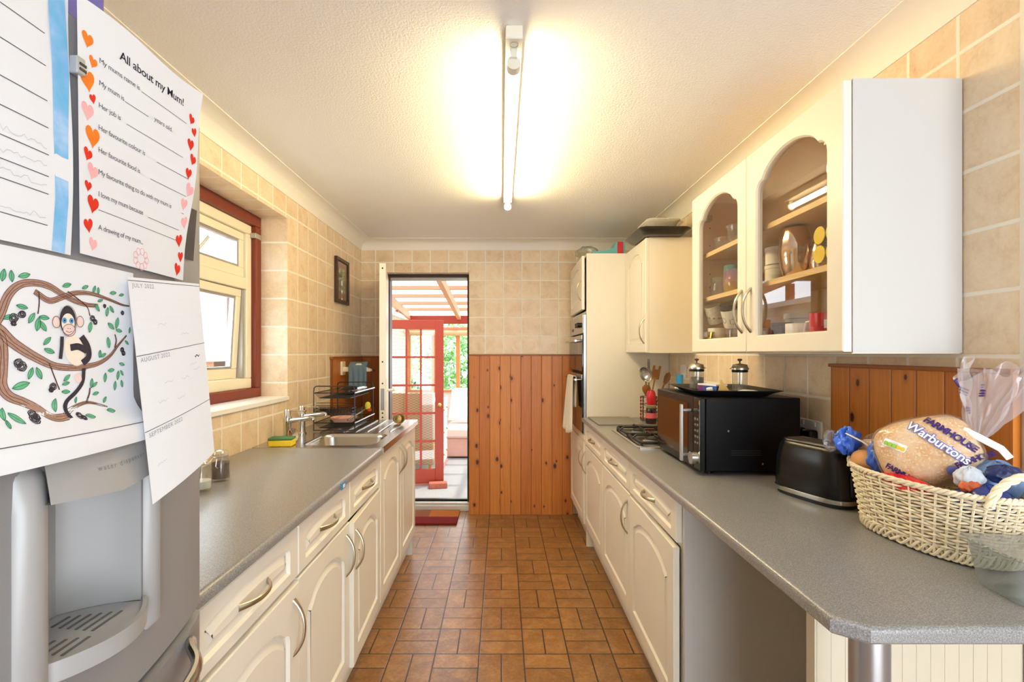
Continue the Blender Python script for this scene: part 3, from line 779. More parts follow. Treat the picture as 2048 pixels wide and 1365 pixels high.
# ------------------------------------------------------------------ tall fridge freezer, front face towards the aisle
FR = thing('fridge_freezer', 'tall silver fridge freezer covered with drawings on the left', 'fridge', (-.85, .565, 0))
FY0, FY1, FB = .26, .87, .025
def fx(y): return -.53 + FB * (1 - ((y - .565) / .305) ** 2)
MB().box(-1.17, -.602, FY0 + .005, FY1 - .005, .03, 1.755).build('cabinet_body', M_FRIDGE, FR, bevel=.004)
MB().box(-1.17, -.56, FY0 + .005, FY1 - .005, 1.757, 1.785).build('top_cap', M_FRIDGE, FR, bevel=.006)
ft = MB()
for x in (-1.1, -.66):
    for y in (.31, .82): MB().cyl((x, y, 0), (x, y, .03), .02, 12).build('foot', M_BLACK, FR)
HY0, HY1, HZ0, HZ1 = .545, .690, 1.008, 1.205        # dispenser niche
def dprof():
    P = [(-.598, FY0)]
    for i in range(7):
        a = PI / 2 * i / 6; P.append((fx(FY0) - .02 + .02 * math.sin(a) , FY0 + .016 * (1 - math.cos(a))))
    ys = [FY0 + .03, .33, .40, .47, .51, HY0, .58, .6175, .655, HY1, .73, .77, .81, FY1 - .03]
    P += [(fx(y), y) for y in ys]
    for i in range(6, -1, -1):
        a = PI / 2 * i / 6; P.append((fx(FY1) - .02 + .02 * math.sin(a), FY1 - .016 * (1 - math.cos(a))))
    P.append((-.598, FY1)); return P
DP = dprof(); k0 = next(i for i, p in enumerate(DP) if p[1] == HY0); k1 = next(i for i, p in enumerate(DP) if p[1] == HY1)
def drop(y): return -.03 * (1 - ((y - .565) / .305) ** 2)      # the seam between the doors dips in the middle
def door_shell(zs, skip=None, low=False, top=False):
    m = MB(); n = len(DP)
    def zz(j, y):
        z = zs[j]
        if low and j == 0: z += drop(y)
        if top and j == len(zs) - 1: z += drop(y)
        return z
    for j in range(len(zs)):
        m.v += [(x, y, zz(j, y)) for x, y in DP]
    for j in range(len(zs) - 1):
        for i in range(n - 1):
            if skip and skip(i, j): continue
            m.f.append((j * n + i, j * n + i + 1, (j + 1) * n + i + 1, (j + 1) * n + i)); m.mi.append(0)
    for j in (0, len(zs) - 1):
        m.f.append(tuple(j * n + i for i in range(n))); m.mi.append(0)
    m.f.append(tuple(x for x in (0, n - 1, (len(zs) - 1) * n + n - 1, (len(zs) - 1) * n))); m.mi.append(0)
    return m
m = door_shell([.925, HZ0, HZ1, 1.40, 1.757], lambda i, j: j == 1 and k0 <= i < k1, low=True)
ud = m.build('fridge_door', M_FRIDGE, FR, ang=40)
m = door_shell([.05, .6, .905], top=True)
ld = m.build('freezer_drawer', M_FRIDGE, FR, ang=40)
MB().box(-.6, -.545, FY0 + .01, FY1 - .01, .87, .93).build('door_gap', M_FRIDGE_D, FR)
hb = MB().tube(catmull([(fx(.36), .36, .835), (fx(.38) + .035, .40, .845), (fx(.565) + .045, .565, .845), (fx(.75) + .04, .75, .862), (fx(.79) + .01, .80, .878), (fx(.83), .825, .872)], 6), (.012, .008), 10)
hb.build('drawer_handle', M_STEEL, ld)
# dispenser niche
def niche(a, b):
    y = lerp(HY0, HY1, a); z = lerp(HZ0, HZ1, b)
    return (fx(y) - .085 * min(1, math.sin(PI * a) * 1.25) ** .6, y, z)
m = MB().grid(niche, 24, 6)
for z in (HZ0, HZ1):
    ring = [niche(i / 24, 0)[:2] for i in range(25)]; m.f.append(tuple(range(len(m.v), len(m.v) + 25))); m.mi.append(0)
    m.v += [(x, y, z) for x, y in ring]
m.build('dispenser_niche', M_FRIDGE_L, FR, ang=40)
def column(y, r):
    m = MB(); L = []
    for z, q in ((.955, .2), (.975, 1), (1.19, 1), (1.225, .8), (1.25, .1)):
        L.append([(fx(y) - .012 + (.026 * q) * math.cos(a), y + r * math.sin(a), z) for a in [PI * (i / 8 - .5) for i in range(9)]])
    m.loops(L, closed=False); return m.build('dispenser_column', M_FRIDGE_L, FR, ang=50)
column(.523, .021); column(.708, .016)
def hood(a, b):
    y = lerp(.527, .700, a); z = lerp(1.196, 1.262, b); q = 1 - b
    return (fx(y) + .006 + .024 * (q ** .7) * (.55 + .45 * math.sin(PI * a)), y, z + .008 * (1 - 2 * abs(a - .5)) * -1 * (1 - b))
m = MB().grid(hood, 20, 8)
m.grid(lambda a, b: tuple(Vector(hood(a, 0)).lerp(Vector((fx(lerp(.527, .70, a)) - .03, lerp(.527, .70, a), 1.198)), b)), 20, 2)
hd = m.build('dispenser_hood', M_FRIDGE_L, FR, ang=40, normals=False)
m = MB()
def hfn(u, v, d):
    x, y, z = hood((u - .527) / .173, (v - 1.196) / .066); return (x + .0006, y, v + (z - v))
put_text(m, 'water dispenser', .0085, hfn, .585, 1.222, space=1.45)
m.build('lettering', PM('engraved_grey', (120, 124, 134), .6), hd)
# drip tray: a bowed shelf with slots
def tray_edge(a, off): y = lerp(.537, .698, a); return (fx(y) + off * math.sin(PI * a) ** .8, y)
m = MB(); n = 24
back = [(fx(lerp(HY0 + .002, HY1 - .002, i / n)) - .083 * min(1, math.sin(PI * i / n) * 1.25) ** .6, lerp(HY0 + .002, HY1 - .002, i / n)) for i in range(n + 1)]
fr1 = [tray_edge(i / n, .036) for i in range(n + 1)]
m.loops([[(x, y, 1.0115) for x, y in back], [(x - .008, y, 1.0115) for x, y in fr1], [(x - .006, y, 1.0155) for x, y in fr1], [(x, y, 1.0155) for x, y in fr1], [(x, y, .992) for x, y in fr1], [(x - .03, y, .985) for x, y in fr1]], closed=False)
dt = m.build('drip_tray', M_FRIDGE_L, FR, ang=30, normals=False)
sl = PM('slot_shadow', (96, 98, 100), .7)
for r, (ya, yb, xs, n_) in enumerate(((.612, .660, -.513, 6), (.562, .600, -.506, 5))):
    for i in range(n_):
        x = xs - i * .0115; q = i * .0015
        MB().box(x - .0018, x + .0018, ya + q, yb - q * 2, 1.0113, 1.0124).build('slot', sl, dt)

# ---- sheets of paper held on the door
INK = PM('grey_print', (92, 92, 100), .9, spec=0); INKD = PM('dark_print', (44, 40, 48), .9, spec=0); INKF = PM('faint_pencil', (198, 200, 208), .9, spec=0)
def sheet(name, label, cat, fn, nu=10, nv=12):
    """fn(u, v, d): u, v in 0..1 across the sheet"""
    m = MB().grid(lambda a, b: fn(a, b, 0), nu, nv); m.grid(lambda a, b: fn(a, b, -.0003), nu, nv)
    o = m.build(name, M_PAPER, None, normals=False); tag(o, label, cat); return o
def squiggle(mb, fn, u0, u1, v, amp, w, n=26, d=.0004):
    pts = [(lerp(u0, u1, i / n), v + amp * random.uniform(-1, 1)) for i in range(n + 1)]
    mb.ribbon(pts, w, fn, d)
# sheet A, far left
def pa(u, v, d): y = lerp(.352, .568, u); return (fx(y) + .004 + d + .003 * math.sin(v * 5) * u, y, lerp(1.474, 1.772, v))
A = sheet('ruled_worksheet', 'white sheet with ruled lines and a blue painted edge, top left on the fridge', 'paper', pa)
def blue_mat():
    t = NT('blue_watercolour'); P, X = t.pos(); f = t.noise(P, 22, 4)
    t.fin(t.ramp(f, [(.3, lin((190, 214, 240))), (.5, lin((136, 186, 232))), (.7, lin((96, 178, 220)))]), .9, 0, .05); return t.m
m = MB(); m.ribbon([(.925, 0), (.935, .2), (.93, .45), (.945, .7), (.925, 1)], [.075, .075, .085, .10, .10], pa, .0004); m.build('painted_border', blue_mat(), A)
m = MB()
for v in (.80, .68, .55, .45, .35, .27, .205, .09): m.ribbon([(.0, v + .01), (.86, v)], .0032, pa, .0004)
m.build('ruled_line', INK, A)
m = MB()
for v in (.36, .285, .215, .10): squiggle(m, pa, .3, .85, v + .02, .012, .003, 34)
m.build('pencil_writing', INKF, A)
# sheet B, the questionnaire
def pb(u, v, d):
    l = Vector((-.496 - .001 * v, .575 - .003 * v, 1.478 + .304 * v)); r = Vector((-.512 + .034 * v, .785, 1.477 + .301 * v))
    p = l.lerp(r, u); return (p.x + d + .0025 * math.sin(v * 9 + u * 3) * u, p.y, p.z + .004 * math.sin(u * 6) * (v > .99))
B = sheet('questionnaire_sheet', "white sheet headed All about my Mum with painted hearts, curling off the fridge", 'paper', pb)
W_, H_ = .21, .30
def pbm(x, y, d): return pb(x / W_, y / H_, d)      # metres on the sheet
m = MB(); put_text(m, 'All about my Mum!', .0158, pbm, .27 * W_, .865 * H_, .0005, space=.95, bold=.0001)
m.build('title_lettering', INKD, B)
for txt, v, x1, v1 in (("My mums name is", .79, .86, 0), ("My mum is", .70, .5, 0), ("Her job is", .61, .84, 0), ("Her favourite colour is", .52, .92, 0), ("Her favourite food is", .43, .92, 0), ("My favourite thing to do with my mum is", .34, .9, 0), ("I love my mum because", .25, .9, 0), ("A drawing of my mum...", .115, 0, 0)):
    m = MB(); put_text(m, txt, .0092, pbm, .13 * W_, v * H_, .0005, space=.92); m.build('printed_question', INK, B)
    if x1:
        x0 = .13 + len(txt) * .0043 / W_; MB().ribbon([(x0 * W_, v * H_), (x1 * W_, v * H_)], .0007, pbm, .0005).build('answer_line', INK, B)
m = MB(); put_text(m, "years old.", .0092, pbm, .55 * W_, .70 * H_, .0005); m.build('printed_question', INK, B)
MB().ribbon([(.13 * W_, .195 * H_), (.9 * W_, .195 * H_)], .0007, pbm, .0005).build('answer_line', INK, B)
def heart(s):
    P = []
    for i in range(24):
        t = 2 * PI * i / 24; P.append((s * 16 * math.sin(t) ** 3 / 34, s * (13 * math.cos(t) - 5 * math.cos(2 * t) - 2 * math.cos(3 * t) - math.cos(4 * t)) / 34))
    return P[::-1]
HM = [PM('heart_red', (214, 62, 46), .9, var=.2, vs=90, spec=0), PM('heart_orange', (236, 128, 50), .9, var=.15, vs=90, spec=0), PM('heart_pink', (238, 176, 178), .9, var=.15, vs=90, spec=0)]
m = MB()
for cx, seq in ((.075, [(.85, .026, 1), (.775, .02, 1), (.69, .034, 1), (.63, .016, 0), (.57, .03, 2), (.48, .036, 1), (.40, .022, 0), (.34, .028, 2), (.275, .018, 0), (.21, .03, 0), (.12, .024, 0), (.05, .022, 2)]),
                (.93, [(.83, .022, 0), (.775, .02, 0), (.70, .026, 0), (.63, .024, 0), (.55, .024, 0), (.47, .03, 2), (.39, .026, 2), (.30, .026, 2), (.20, .028, 0), (.12, .024, 0), (.05, .028, 0)])):
    for i, (v, s, c) in enumerate(seq):
        dx = (.012 if i % 2 else -.012) * W_ * 1.4; hp = heart(s * .85)
        a = random.uniform(-.35, .35); ca, sa = math.cos(a), math.sin(a)
        MB().flat([(cx * W_ + dx + .72 * (x * ca - y * sa), v * H_ + x * sa + y * ca) for x, y in hp], pbm, .0004 + .00005 * (i % 2)).build('painted_heart', HM[c], B, normals=False)
m = MB()
for i in range(9):
    a = i * .7; x, y = .50 + .055 * math.cos(a), .045 + .035 * math.sin(a)
    m.ribbon([((x + .02 * math.cos(b)) * W_, (y + .016 * math.sin(b)) * H_) for b in [2 * PI * j / 10 for j in range(11)]], .0009, pbm, .0005)
m.build('crayon_portrait', HM[2], B)
# sheet C, the coloured-in drawing (landscape)
def lift(z): t = max(0, min(1, (1.305 - z) / .05)); return .030 * t * t * (3 - 2 * t)
def pc(u, v, d):
    y = lerp(.33, .672, u); z = lerp(1.243, 1.470, v); return (fx(y) + .0015 + lift(z) * (.75 + .25 * math.sin(u * 3)) + d, y, z)
C = sheet('monkey_colouring_sheet', 'white sheet with a drawn monkey on leafy branches, above the water dispenser', 'drawing', pc, 12, 20)
def pcm(s, t, d): return pc((.52 + s / 1000 - .33) / .342, (1.355 + t / 1000 - 1.243) / .227, d)
MKM = dict(bark=PM('brown_crayon', (168, 134, 118), .9, var=.3, vs=260, spec=0), barkl=PM('brown_ink', (92, 60, 50), .9, spec=0), leaf=PM('green_crayon', (112, 182, 140), .9, var=.3, vs=200, spec=0), leafl=PM('green_ink', (56, 110, 84), .9, spec=0), dark=PM('black_crayon', (66, 60, 66), .9, var=.3, vs=300, spec=0), skin=PM('pale_crayon', (236, 222, 206), .9, var=.05, vs=120, spec=0), eye=PM('blue_crayon', (84, 150, 206), .9, spec=0), pinkish=PM('pale_pink_crayon', (232, 206, 200), .9, spec=0))
m = MB(); ml = MB()
for P, Wd in MK_B:
    P = [(max(-186, a), b) for a, b in P]
    Q = catmull(P, 5); ws = []
    for i in range(len(Q)):
        t = i / 5; j = min(int(t), len(Wd) - 1); ws.append(lerp(Wd[j], Wd[min(j + 1, len(Wd) - 1)], t - j))
    m.ribbon(Q, ws, pcm, .0004)
    for off in (-.5, -.2, .12, .5):
        R = []
        for i, p in enumerate(Q):
            a = Q[max(0, i - 1)]; b = Q[min(len(Q) - 1, i + 1)]; dx, dy = b[0] - a[0], b[1] - a[1]; l = math.hypot(dx, dy) or 1
            o_ = off * ws[i] + (.35 * math.sin(i * .9 + off * 9) if abs(off) < .4 else 0); R.append((p[0] - dy / l * o_, p[1] + dx / l * o_))
        ml.ribbon(R, .5, pcm, .0006)
m.build('crayon_branches', MKM['bark'], C, normals=False); ml.build('branch_outline', MKM['barkl'], C)
def leaf(L_, w): return [(L_ * (i / 8 - .5), w * math.sin(PI * i / 8) ** .8) for i in range(9)] + [(L_ * (.5 - i / 8), -w * math.sin(PI * i / 8) ** .8) for i in range(1, 8)]
for (c, L_, a) in MK_L:
    ca, sa = math.cos(math.radians(a)), math.sin(math.radians(a)); pts = [(c[0] + x * ca - y * sa, c[1] + x * sa + y * ca) for x, y in leaf(L_, L_ * .2)]
    m = MB().flat(pts[::-1], pcm, .0007); m.ribbon(pts + [pts[0]], .55, pcm, .0009, 1); m.ribbon([pts[0], pts[8]], .45, pcm, .0009, 1)
    m.build('crayon_leaf', [MKM['leaf'], MKM['leafl']], C, normals=False)
for c, r in MK_F:
    m = MB()
    for q in range(3):
        rr = r * (1 - .3 * q); m.ribbon([(c[0] + rr * math.cos(b) + random.uniform(-.4, .4), c[1] + rr * math.sin(b) + random.uniform(-.4, .4)) for b in [2 * PI * j / 12 for j in range(13)]], 1.0, pcm, .0008)
    m.build('pencil_fruit', MKM['dark'], C)
def ell(c, a, b, n=24, rot=0):
    return [(c[0] + a * math.cos(t) * math.cos(rot) - b * math.sin(t) * math.sin(rot), c[1] + a * math.cos(t) * math.sin(rot) + b * math.sin(t) * math.cos(rot)) for t in [2 * PI * i / n for i in range(n)]]
K = MK_P; hx, hy = K['head']; m = MB()
m.ribbon(catmull(K['tail'], 5), [5] * 26, pcm, .0009, 1)
m.flat(ell(K['body'], 13, 19, rot=.35), pcm, .0010, 0)
m.ribbon(catmull(K['arm'], 6), 8, pcm, .0012, 1); m.ribbon(catmull(K['leg'], 6), 8, pcm, .0013, 1); m.ribbon(catmull(K['arm2'], 6), 4.5, pcm, .0012, 1)
for s in ('earl', 'earr'): m.flat(ell(K[s], 5, 6.5), pcm, .0010, 2)
m.flat(ell((hx - .5, hy + 2), 10.5, 16.5), pcm, .0012, 1); m.flat(ell((hx - .3, hy - 1.5), 8.6, 11.5), pcm, .0014, 0)
m.flat(ell(K['muz'], 8.2, 7), pcm, .0015, 2)
for s in ('eyel', 'eyer'):
    m.flat(ell(K[s], 3.0, 3.4), pcm, .0016, 3); m.flat(ell(K[s], 1.1, 1.3), pcm, .0018, 1)
x, y = K['muz']; m.ribbon([(x - 4, y - 1), (x, y - 2.6), (x + 4, y - 1)], .6, pcm, .0017, 1)
for q in (-1, 1): m.flat(ell((x + q * 1.4, y + 2), .6, .5, 8), pcm, .0017, 1)
for c, a, b in ((K['head'], 10.8, 17), (K['muz'], 8.2, 7), (K['earl'], 5, 6.5), (K['earr'], 5, 6.5)):
    e = ell(c if c != K['head'] else (hx - .5, hy + 2), a, b); m.ribbon(e + [e[0]], .6, pcm, .0019, 4)
m.flat(ell(K['foot'], 4.5, 6, rot=.5), pcm, .0011, 2)
m.build('crayon_monkey', [MKM['skin'], MKM['dark'], MKM['pinkish'], MKM['eye'], MKM['barkl']], C, normals=False)
m = MB(); m.ribbon([(-185, -86), (150, -88)], .9, pcm, .0005); m.build('border_line', INK, C)
# sheet D, the long calendar
def pd(u, v, d):
    l = Vector((-.4985, .651, 1.462)).lerp(Vector((-.4655, .652, 1.158)), 1 - v); r = Vector((-.4965, .802, 1.474)).lerp(Vector((-.470, .80, 1.198)), 1 - v)
    p = l.lerp(r, u); return (p.x + d + .004 * math.sin(u * PI) * (1 - v), p.y, p.z)
D = sheet('wall_planner', 'narrow pale calendar sheet for July to September hanging at fridge edge', 'calendar', pd, 10, 14)
def pdm(x, y, d): return pd(x / .15, y / .30, d)
for txt, v in (('JULY 2022', .955), ('AUGUST 2022', .62), ('SEPTEMBER 2022', .285)):
    m = MB(); put_text(m, txt, .0085, pdm, .006, v * .30, .0005, space=1.1)
    m.build('month_heading', PM('pale_grey_print', (150, 150, 158), .9, spec=0), D)
for b in (.985, .65, .315): MB().ribbon([(0, b), (1, b)], .003, pd, .0004).build('month_rule', INK, D)
m = MB()
for b in (.94, .605, .27):
    for i in range(6): m.ribbon([(.04, b - .04 - i * .045), (.97, b - .04 - i * .045)], .0016, pd, .0004)
    for i in range(8): m.ribbon([(.04 + i * .132, b - .02), (.04 + i * .132, b - .265)], .0022, pd, .0004)
m.build('day_grid', PM('very_pale_print', (222, 222, 226), .9, spec=0), D)
m = MB()
for u, v in ((.62, .72), (.3, .5), (.55, .49), (.75, .52), (.2, .42), (.45, .40), (.7, .55), (.1, .15), (.3, .78)): squiggle(m, pd, u, u + .12, v, .006, .003, 9)
m.build('pencil_notes', INKF, D)
m = MB(); squiggle(m, pd, .8, .88, .585, .008, .006, 8); m.build('black_note', INKD, D)
# small photo and child lock clip at the fridge edge
def pe(u, v, d): return (-.5185 + .006 * v + d, lerp(.790, .822, u), lerp(1.515, 1.60, v))
m = MB().grid(lambda a, b: pe(a, b, 0), 3, 3); ph = m.build('photo_print', PM('dark_photo', (66, 62, 68), .3, var=.6, vs=60), None); tag(ph, 'small dark photo print sticking out at the fridge edge', 'photo')
cl = thing('magnet_clip', 'small grey clip on the fridge door between two paper sheets', 'clip', (fx(.5765), .5765, 1.69))
MB().box(fx(.5765) + .001, fx(.5765) + .012, .568, .580, 1.687, 1.708).build('clip_body', M_FRIDGE_L, cl, bevel=.002)
for z in (1.692, 1.698): MB().box(fx(.5765) + .0115, fx(.5765) + .0128, .571, .580, z, z + .003).build('slot', M_BLACK, cl)
# things on top of the fridge
o = MB().box(-1.05, -.545, .36, .672, 1.786, 1.90).build('storage_box', PM('violet_card', (104, 96, 176), .6, var=.1), None, bevel=.004); tag(o, 'violet box standing on top of the fridge', 'box')
def bag(a, b):
    t = 2 * PI * a; r = (1 - .35 * b) * (1 + .06 * math.sin(5 * t + 3 * b))
    return (-.66 + .085 * r * math.cos(t), .725 + .042 * r * math.sin(t) - .02 * b, 1.786 + .15 * b + .004 * math.sin(7 * t) * b)
m = MB().grid(bag, 28, 8); m.f.append(tuple(range(28))); m.mi.append(0)
o = m.build('paper_bag', PM('tan_wrapping', (196, 158, 134), .5, var=.2, vs=25), None); tag(o, 'crumpled tan bag beside the violet box on the fridge', 'bag')
# ------------------------------------------------------------------ sink unit and what stands round it
SK = thing('sink_unit', 'stainless steel sink with drainer set at the far end of left worktop', 'sink', (-.875, 2.8, .88))
def holed_sheet(m, outer, inner, z):
    T = tessellate_polygon([[Vector((u, v, 0)) for u, v in outer], [Vector((u, v, 0)) for u, v in inner]])
    m.add([(u, v, z) for u, v in outer + inner], [tuple(t) for t in T])
so_ = rrect(.622, .974, .012, 3, -.874, 2.799); bowl = rrect(.36, .34, .06, 6, -.80, 2.535)
m = MB(); holed_sheet(m, so_, bowl, .9135)
m.loops([[(x, y, .9135) for x, y in so_], [(x, y, .908) for x, y in rrect(.626, .978, .014, 3, -.874, 2.799)], [(x, y, .884) for x, y in rrect(.626, .978, .014, 3, -.874, 2.799)]])
L = []
for z, s in ((.9135, 0), (.909, .006), (.895, .010), (.79, .018), (.768, .03), (.762, .06)): L.append([(x, y, z) for x, y in rrect(.36 - 2 * s, .34 - 2 * s, .06, 6, -.80, 2.535)])
m.loops(L, cap1=True); m.build('sink_top', M_STEEL, SK, ang=50, normals=False)
for i in range(7):
    x = -1.02 + i * .065
    MB().tube([(x, 2.76, .9125), (x, 2.79, .915), (x, 3.23, .9165), (x, 3.25, .9135)], [(.0035, .006), (.004, .009), (.004, .009), (.003, .006)], 10).build('drainer_ridge', M_STEEL, SK)
MB().lathe([(.0, .0), (.03, .001), (.036, .0)], (-.8, 2.535, .7625), 20).build('waste_plug', M_CHROME, SK)
def pillar_tap(y, lab):
    t = thing('pillar_tap', lab, 'tap', (-1.105, y, .9136), group=None)
    MB().lathe([(.026, 0), (.026, .006), (.0195, .014), (.0195, .085), (.0215, .09), (.0215, .118), (.017, .126), (.016, .15), (.012, .156), (0, .158)], (-1.105, y, .9136), 20).build('tap_body', M_CHROME, t)
    MB().tube([(-1.09, y, 1.012), (-1.03, y, 1.020), (-.985, y, 1.026), (-.975, y, 1.024), (-.972, y, 1.016)], [.0135, .0125, .012, .012, .011], 12).build('spout', M_CHROME, t)
    MB().tube([(-1.105, y, 1.062), (-1.07, y, 1.064), (-1.01, y, 1.062)], [(.005, .008), (.003, .006), (.004, .008)], 10).build('lever', M_CHROME, t)
pillar_tap(2.52, 'chrome lever pillar tap at the sink, nearer of the two, beside the sponge')
pillar_tap(2.70, 'chrome lever pillar tap at the sink, farther of the two, beside the dish rack')
sp = thing('sponge', 'yellow washing up sponge with green scourer beside the tap', 'sponge', (-1.06, 2.36, .914), rz=.12, world=False)
MB().box(-.055, .055, -.035, .035, 0, .03).build('foam', PM('yellow_foam', (240, 206, 50), .9, var=.12, vs=120, bump=.6, bs=260), sp, bevel=.005)
MB().box(-.055, .055, -.035, .035, .0302, .041).build('scourer', PM('green_scourer', (74, 120, 76), .95, var=.25, vs=200, bump=.8, bs=500), sp, bevel=.003)
o = MB().lathe([(0, 0), (.030, .002), (.034, .006), (.034, .010), (.0, .004)], (0, 0, 0), 24, M=Matrix.Rotation(math.radians(74), 4, 'Y') @ Matrix.Rotation(.3, 4, 'X')).xf(Matrix.Translation((-1.055, 2.46, .948))).build('sink_strainer', M_CHROME, None)
tag(o, 'small round steel strainer leaning against the base of the nearer tap', 'strainer')
o = MB().tube([(-.63, 2.52, .772), (-.655, 2.66, .83), (-.66, 2.68, .90)], [(.012, .004), (.014, .004), (.012, .004)], 10).build('steel_spatula', M_STEEL, None); tag(o, 'steel utensil standing inside the sink bowl', 'utensil')

# dish rack of black wire, two tiers
RK = thing('dish_rack', 'two tier black wire dish rack on the steel drainer', 'dish rack', (-.945, 2.97, .917))
rx0, rx1, ry0, ry1, rz0 = -1.065, -.832, 2.77, 3.17, .918
for y in (ry0, ry1):
    pts = [(rx0, y, rz0), (rx0, y, rz0 + .22)] + [(rx0 + .02 * (1 - math.cos(a)), y, rz0 + .235 + .02 * math.sin(a)) for a in (.5, 1.1, 1.57)] + [(rx1 - .02 * (1 - math.cos(a)), y, rz0 + .235 + .02 * math.sin(a)) for a in (1.57, 1.1, .5)] + [(rx1, y, rz0 + .22), (rx1, y, rz0)]
    MB().tube(pts, .0033, 8).build('end_frame', M_WIRE, RK)
    MB().tube([(rx0, y, rz0 + .004), (rx1, y, rz0 + .004)], .003, 8).build('foot_bar', M_WIRE, RK)
def wire_tray(z, lo):
    m = MB()
    for zz, q in ((z + .028, 0), (z, .03)):
        m.tube([(rx0 + q, ry0 + .01, zz), (rx1 - q, ry0 + .01, zz), (rx1 - q, ry1 - .01, zz), (rx0 + q, ry1 - .01, zz)], .0026, 6, closed=True)
    n = 20
    for i in range(n + 1):
        y = lerp(ry0 + .012, ry1 - .012, i / n)
        m.tube([(rx0, y, z + .028), (rx0 + .03, y, z), (rx1 - .03, y, z), (rx1, y, z + .028)], .0013, 5)
    m.build('wire_shelf', M_WIRE, RK)
    MB().tube([(rx1 + .003, ry0 - .005, z + .03), (rx1 + .003, ry1 + .02, z + .03)], (.004, .0016), 8).build('side_rail', M_STEEL, RK)
wire_tray(.935, True); wire_tray(1.105, False)
for z in (1.045, 1.062, 1.078):
    MB().tube([(rx0 + .012, ry0 + .004, z), (rx1 - .004, ry0 + .004, z)], .0018, 6).build('cross_wire', M_WIRE, RK)
m = MB(); bx0, bx1, by0, by1 = rx0 + .015, rx1 - .01, ry0 - .02, ry0 + .06
for z in (1.012, 1.03, 1.048): m.tube([(bx0, by0, z), (bx1, by0, z), (bx1, by1, z), (bx0, by1, z)], .0016, 6, closed=True)
for i in range(26):
    x = lerp(bx0, bx1, i / 25); m.tube([(x, by0, 1.048), (x, by0, 1.012), (x, by1, 1.012), (x, by1, 1.048)], .0022, 5)
m.build('cutlery_basket', M_WIRE, RK)
o = MB().lathe([(0, 0), (.055, .002), (.078, .03), (.08, .034), (.075, .034), (.053, .007), (0, .005)], (-.965, 2.99, .9365), 28).build('pink_bowl', PM('pink_plastic', (226, 176, 160), .4), None); tag(o, 'shallow pink bowl in the lower tier of the dish rack', 'bowl')
o = MB().lathe([(0, .02), (.05, .018), (.07, .004), (.072, 0), (.066, .001), (.0, .015)], (-.93, 3.03, 1.136), 28).build('black_bowl', M_BLACK, None); tag(o, 'black bowl turned over on the upper tier of the dish rack', 'bowl')
br = thing('dish_brush', 'dish brush with silver handle and yellow and red head in the rack', 'brush', (-.87, 3.0, .95))
MB().tube([(-.90, 2.86, .968), (-.875, 3.13, 1.0)], [.006, .004], 10).build('brush_handle', M_STEEL, br)
MB().lathe([(0, -.03), (.014, -.022), (.02, 0), (.014, .02), (0, .026)], (-.862, 3.15, 1.022), 14).build('brush_head', PM('yellow_green_bristle', (196, 190, 60), .8, var=.4, vs=60, bump=.8, bs=200), br)
MB().lathe([(0, -.014), (.014, -.006), (.014, .008), (0, .014)], (-.852, 3.145, .994), 14).build('brush_tip', PM('red_bristle', (176, 60, 36), .8, var=.3, vs=60), br)
kn = thing('kitchen_knife', 'silver knife lying along the upper rack tier', 'knife', (-.86, 2.95, 1.14))
MB().tube([(-.862, 2.80, 1.142), (-.862, 2.92, 1.142)], (.005, .008), 8).build('knife_handle', M_BLACK, kn)
MB().tube([(-.862, 2.922, 1.142), (-.862, 3.05, 1.142), (-.862, 3.13, 1.142)], [(.0012, .013), (.0012, .012), (.0008, .002)], 8, up=(1, 0, 0)).build('blade', M_STEEL, kn)

# brass coloured cup lying on the drainer
R = Matrix.Translation((-.648, 3.07, .9485)) @ Matrix.Rotation(.45, 4, 'Z') @ Matrix.Rotation(math.radians(82), 4, 'X')
o = MB().lathe([(0, -.032), (.026, -.032), (.029, -.028), (.032, .02), (.034, .026), (.034, .03), (.0285, .03), (.026, -.024), (0, -.026)], n=28).xf(R).build('metal_cup', PM('aged_brass', (150, 122, 72), .3, .9, var=.2, vs=30), None); tag(o, 'small brass coloured cup lying on its side at the drainer corner', 'cup')
# white wall arm with blue cloth
wa = thing('towel_hanger', 'white hanger arm on the pine panel in far left corner', 'towel holder', (-1.06, 3.58, 1.22))
P = [(-1.168, 1.225), (-.965, 1.225), (-.952, 1.232), (-.955, 1.244), (-1.0, 1.262), (-1.03, 1.286), (-1.055, 1.286), (-1.075, 1.268), (-1.12, 1.258), (-1.168, 1.262)]
MB().prism(P, lambda u, v, d: (u, 3.58 + d, v), -.02, .02).build('hanger_arm', PM('ivory_plastic', (236, 222, 190), .35), wa, bevel=.003)
MB().box(-1.1695, -1.155, 3.54, 3.62, 1.20, 1.30).build('wall_plate', PM('ivory_plastic', (236, 222, 190), .35), wa, bevel=.003)
def cloth(a, b):
    x = lerp(-1.115, -.985, a) + .006 * math.sin(b * 5); f = .005 * math.sin(a * 22 + b) * min(1, abs(b - .5) * 5)
    if b < .5: t = b / .5; return (x, 3.548 - .004 - f, lerp(1.075 + .012 * math.sin(a * 3), 1.27, t))
    t = (b - .5) / .5; return (x, lerp(3.556, 3.612, min(1, t * 4)) + f, 1.297 - .09 * max(0, t - .2) if t > .2 else lerp(1.27, 1.297, t * 5))
m = MB().grid(cloth, 22, 28); o = m.build('dish_cloth', PM('blue_grey_cloth', (104, 126, 142), .95, var=.15, vs=60, bump=.4, bs=350, spec=.1), None, normals=False)
q = o.modifiers.new('solid', 'SOLIDIFY'); q.thickness = .003; q.offset = 0
tag(o, 'blue grey dish cloth hanging over the white hanger arm', 'cloth')
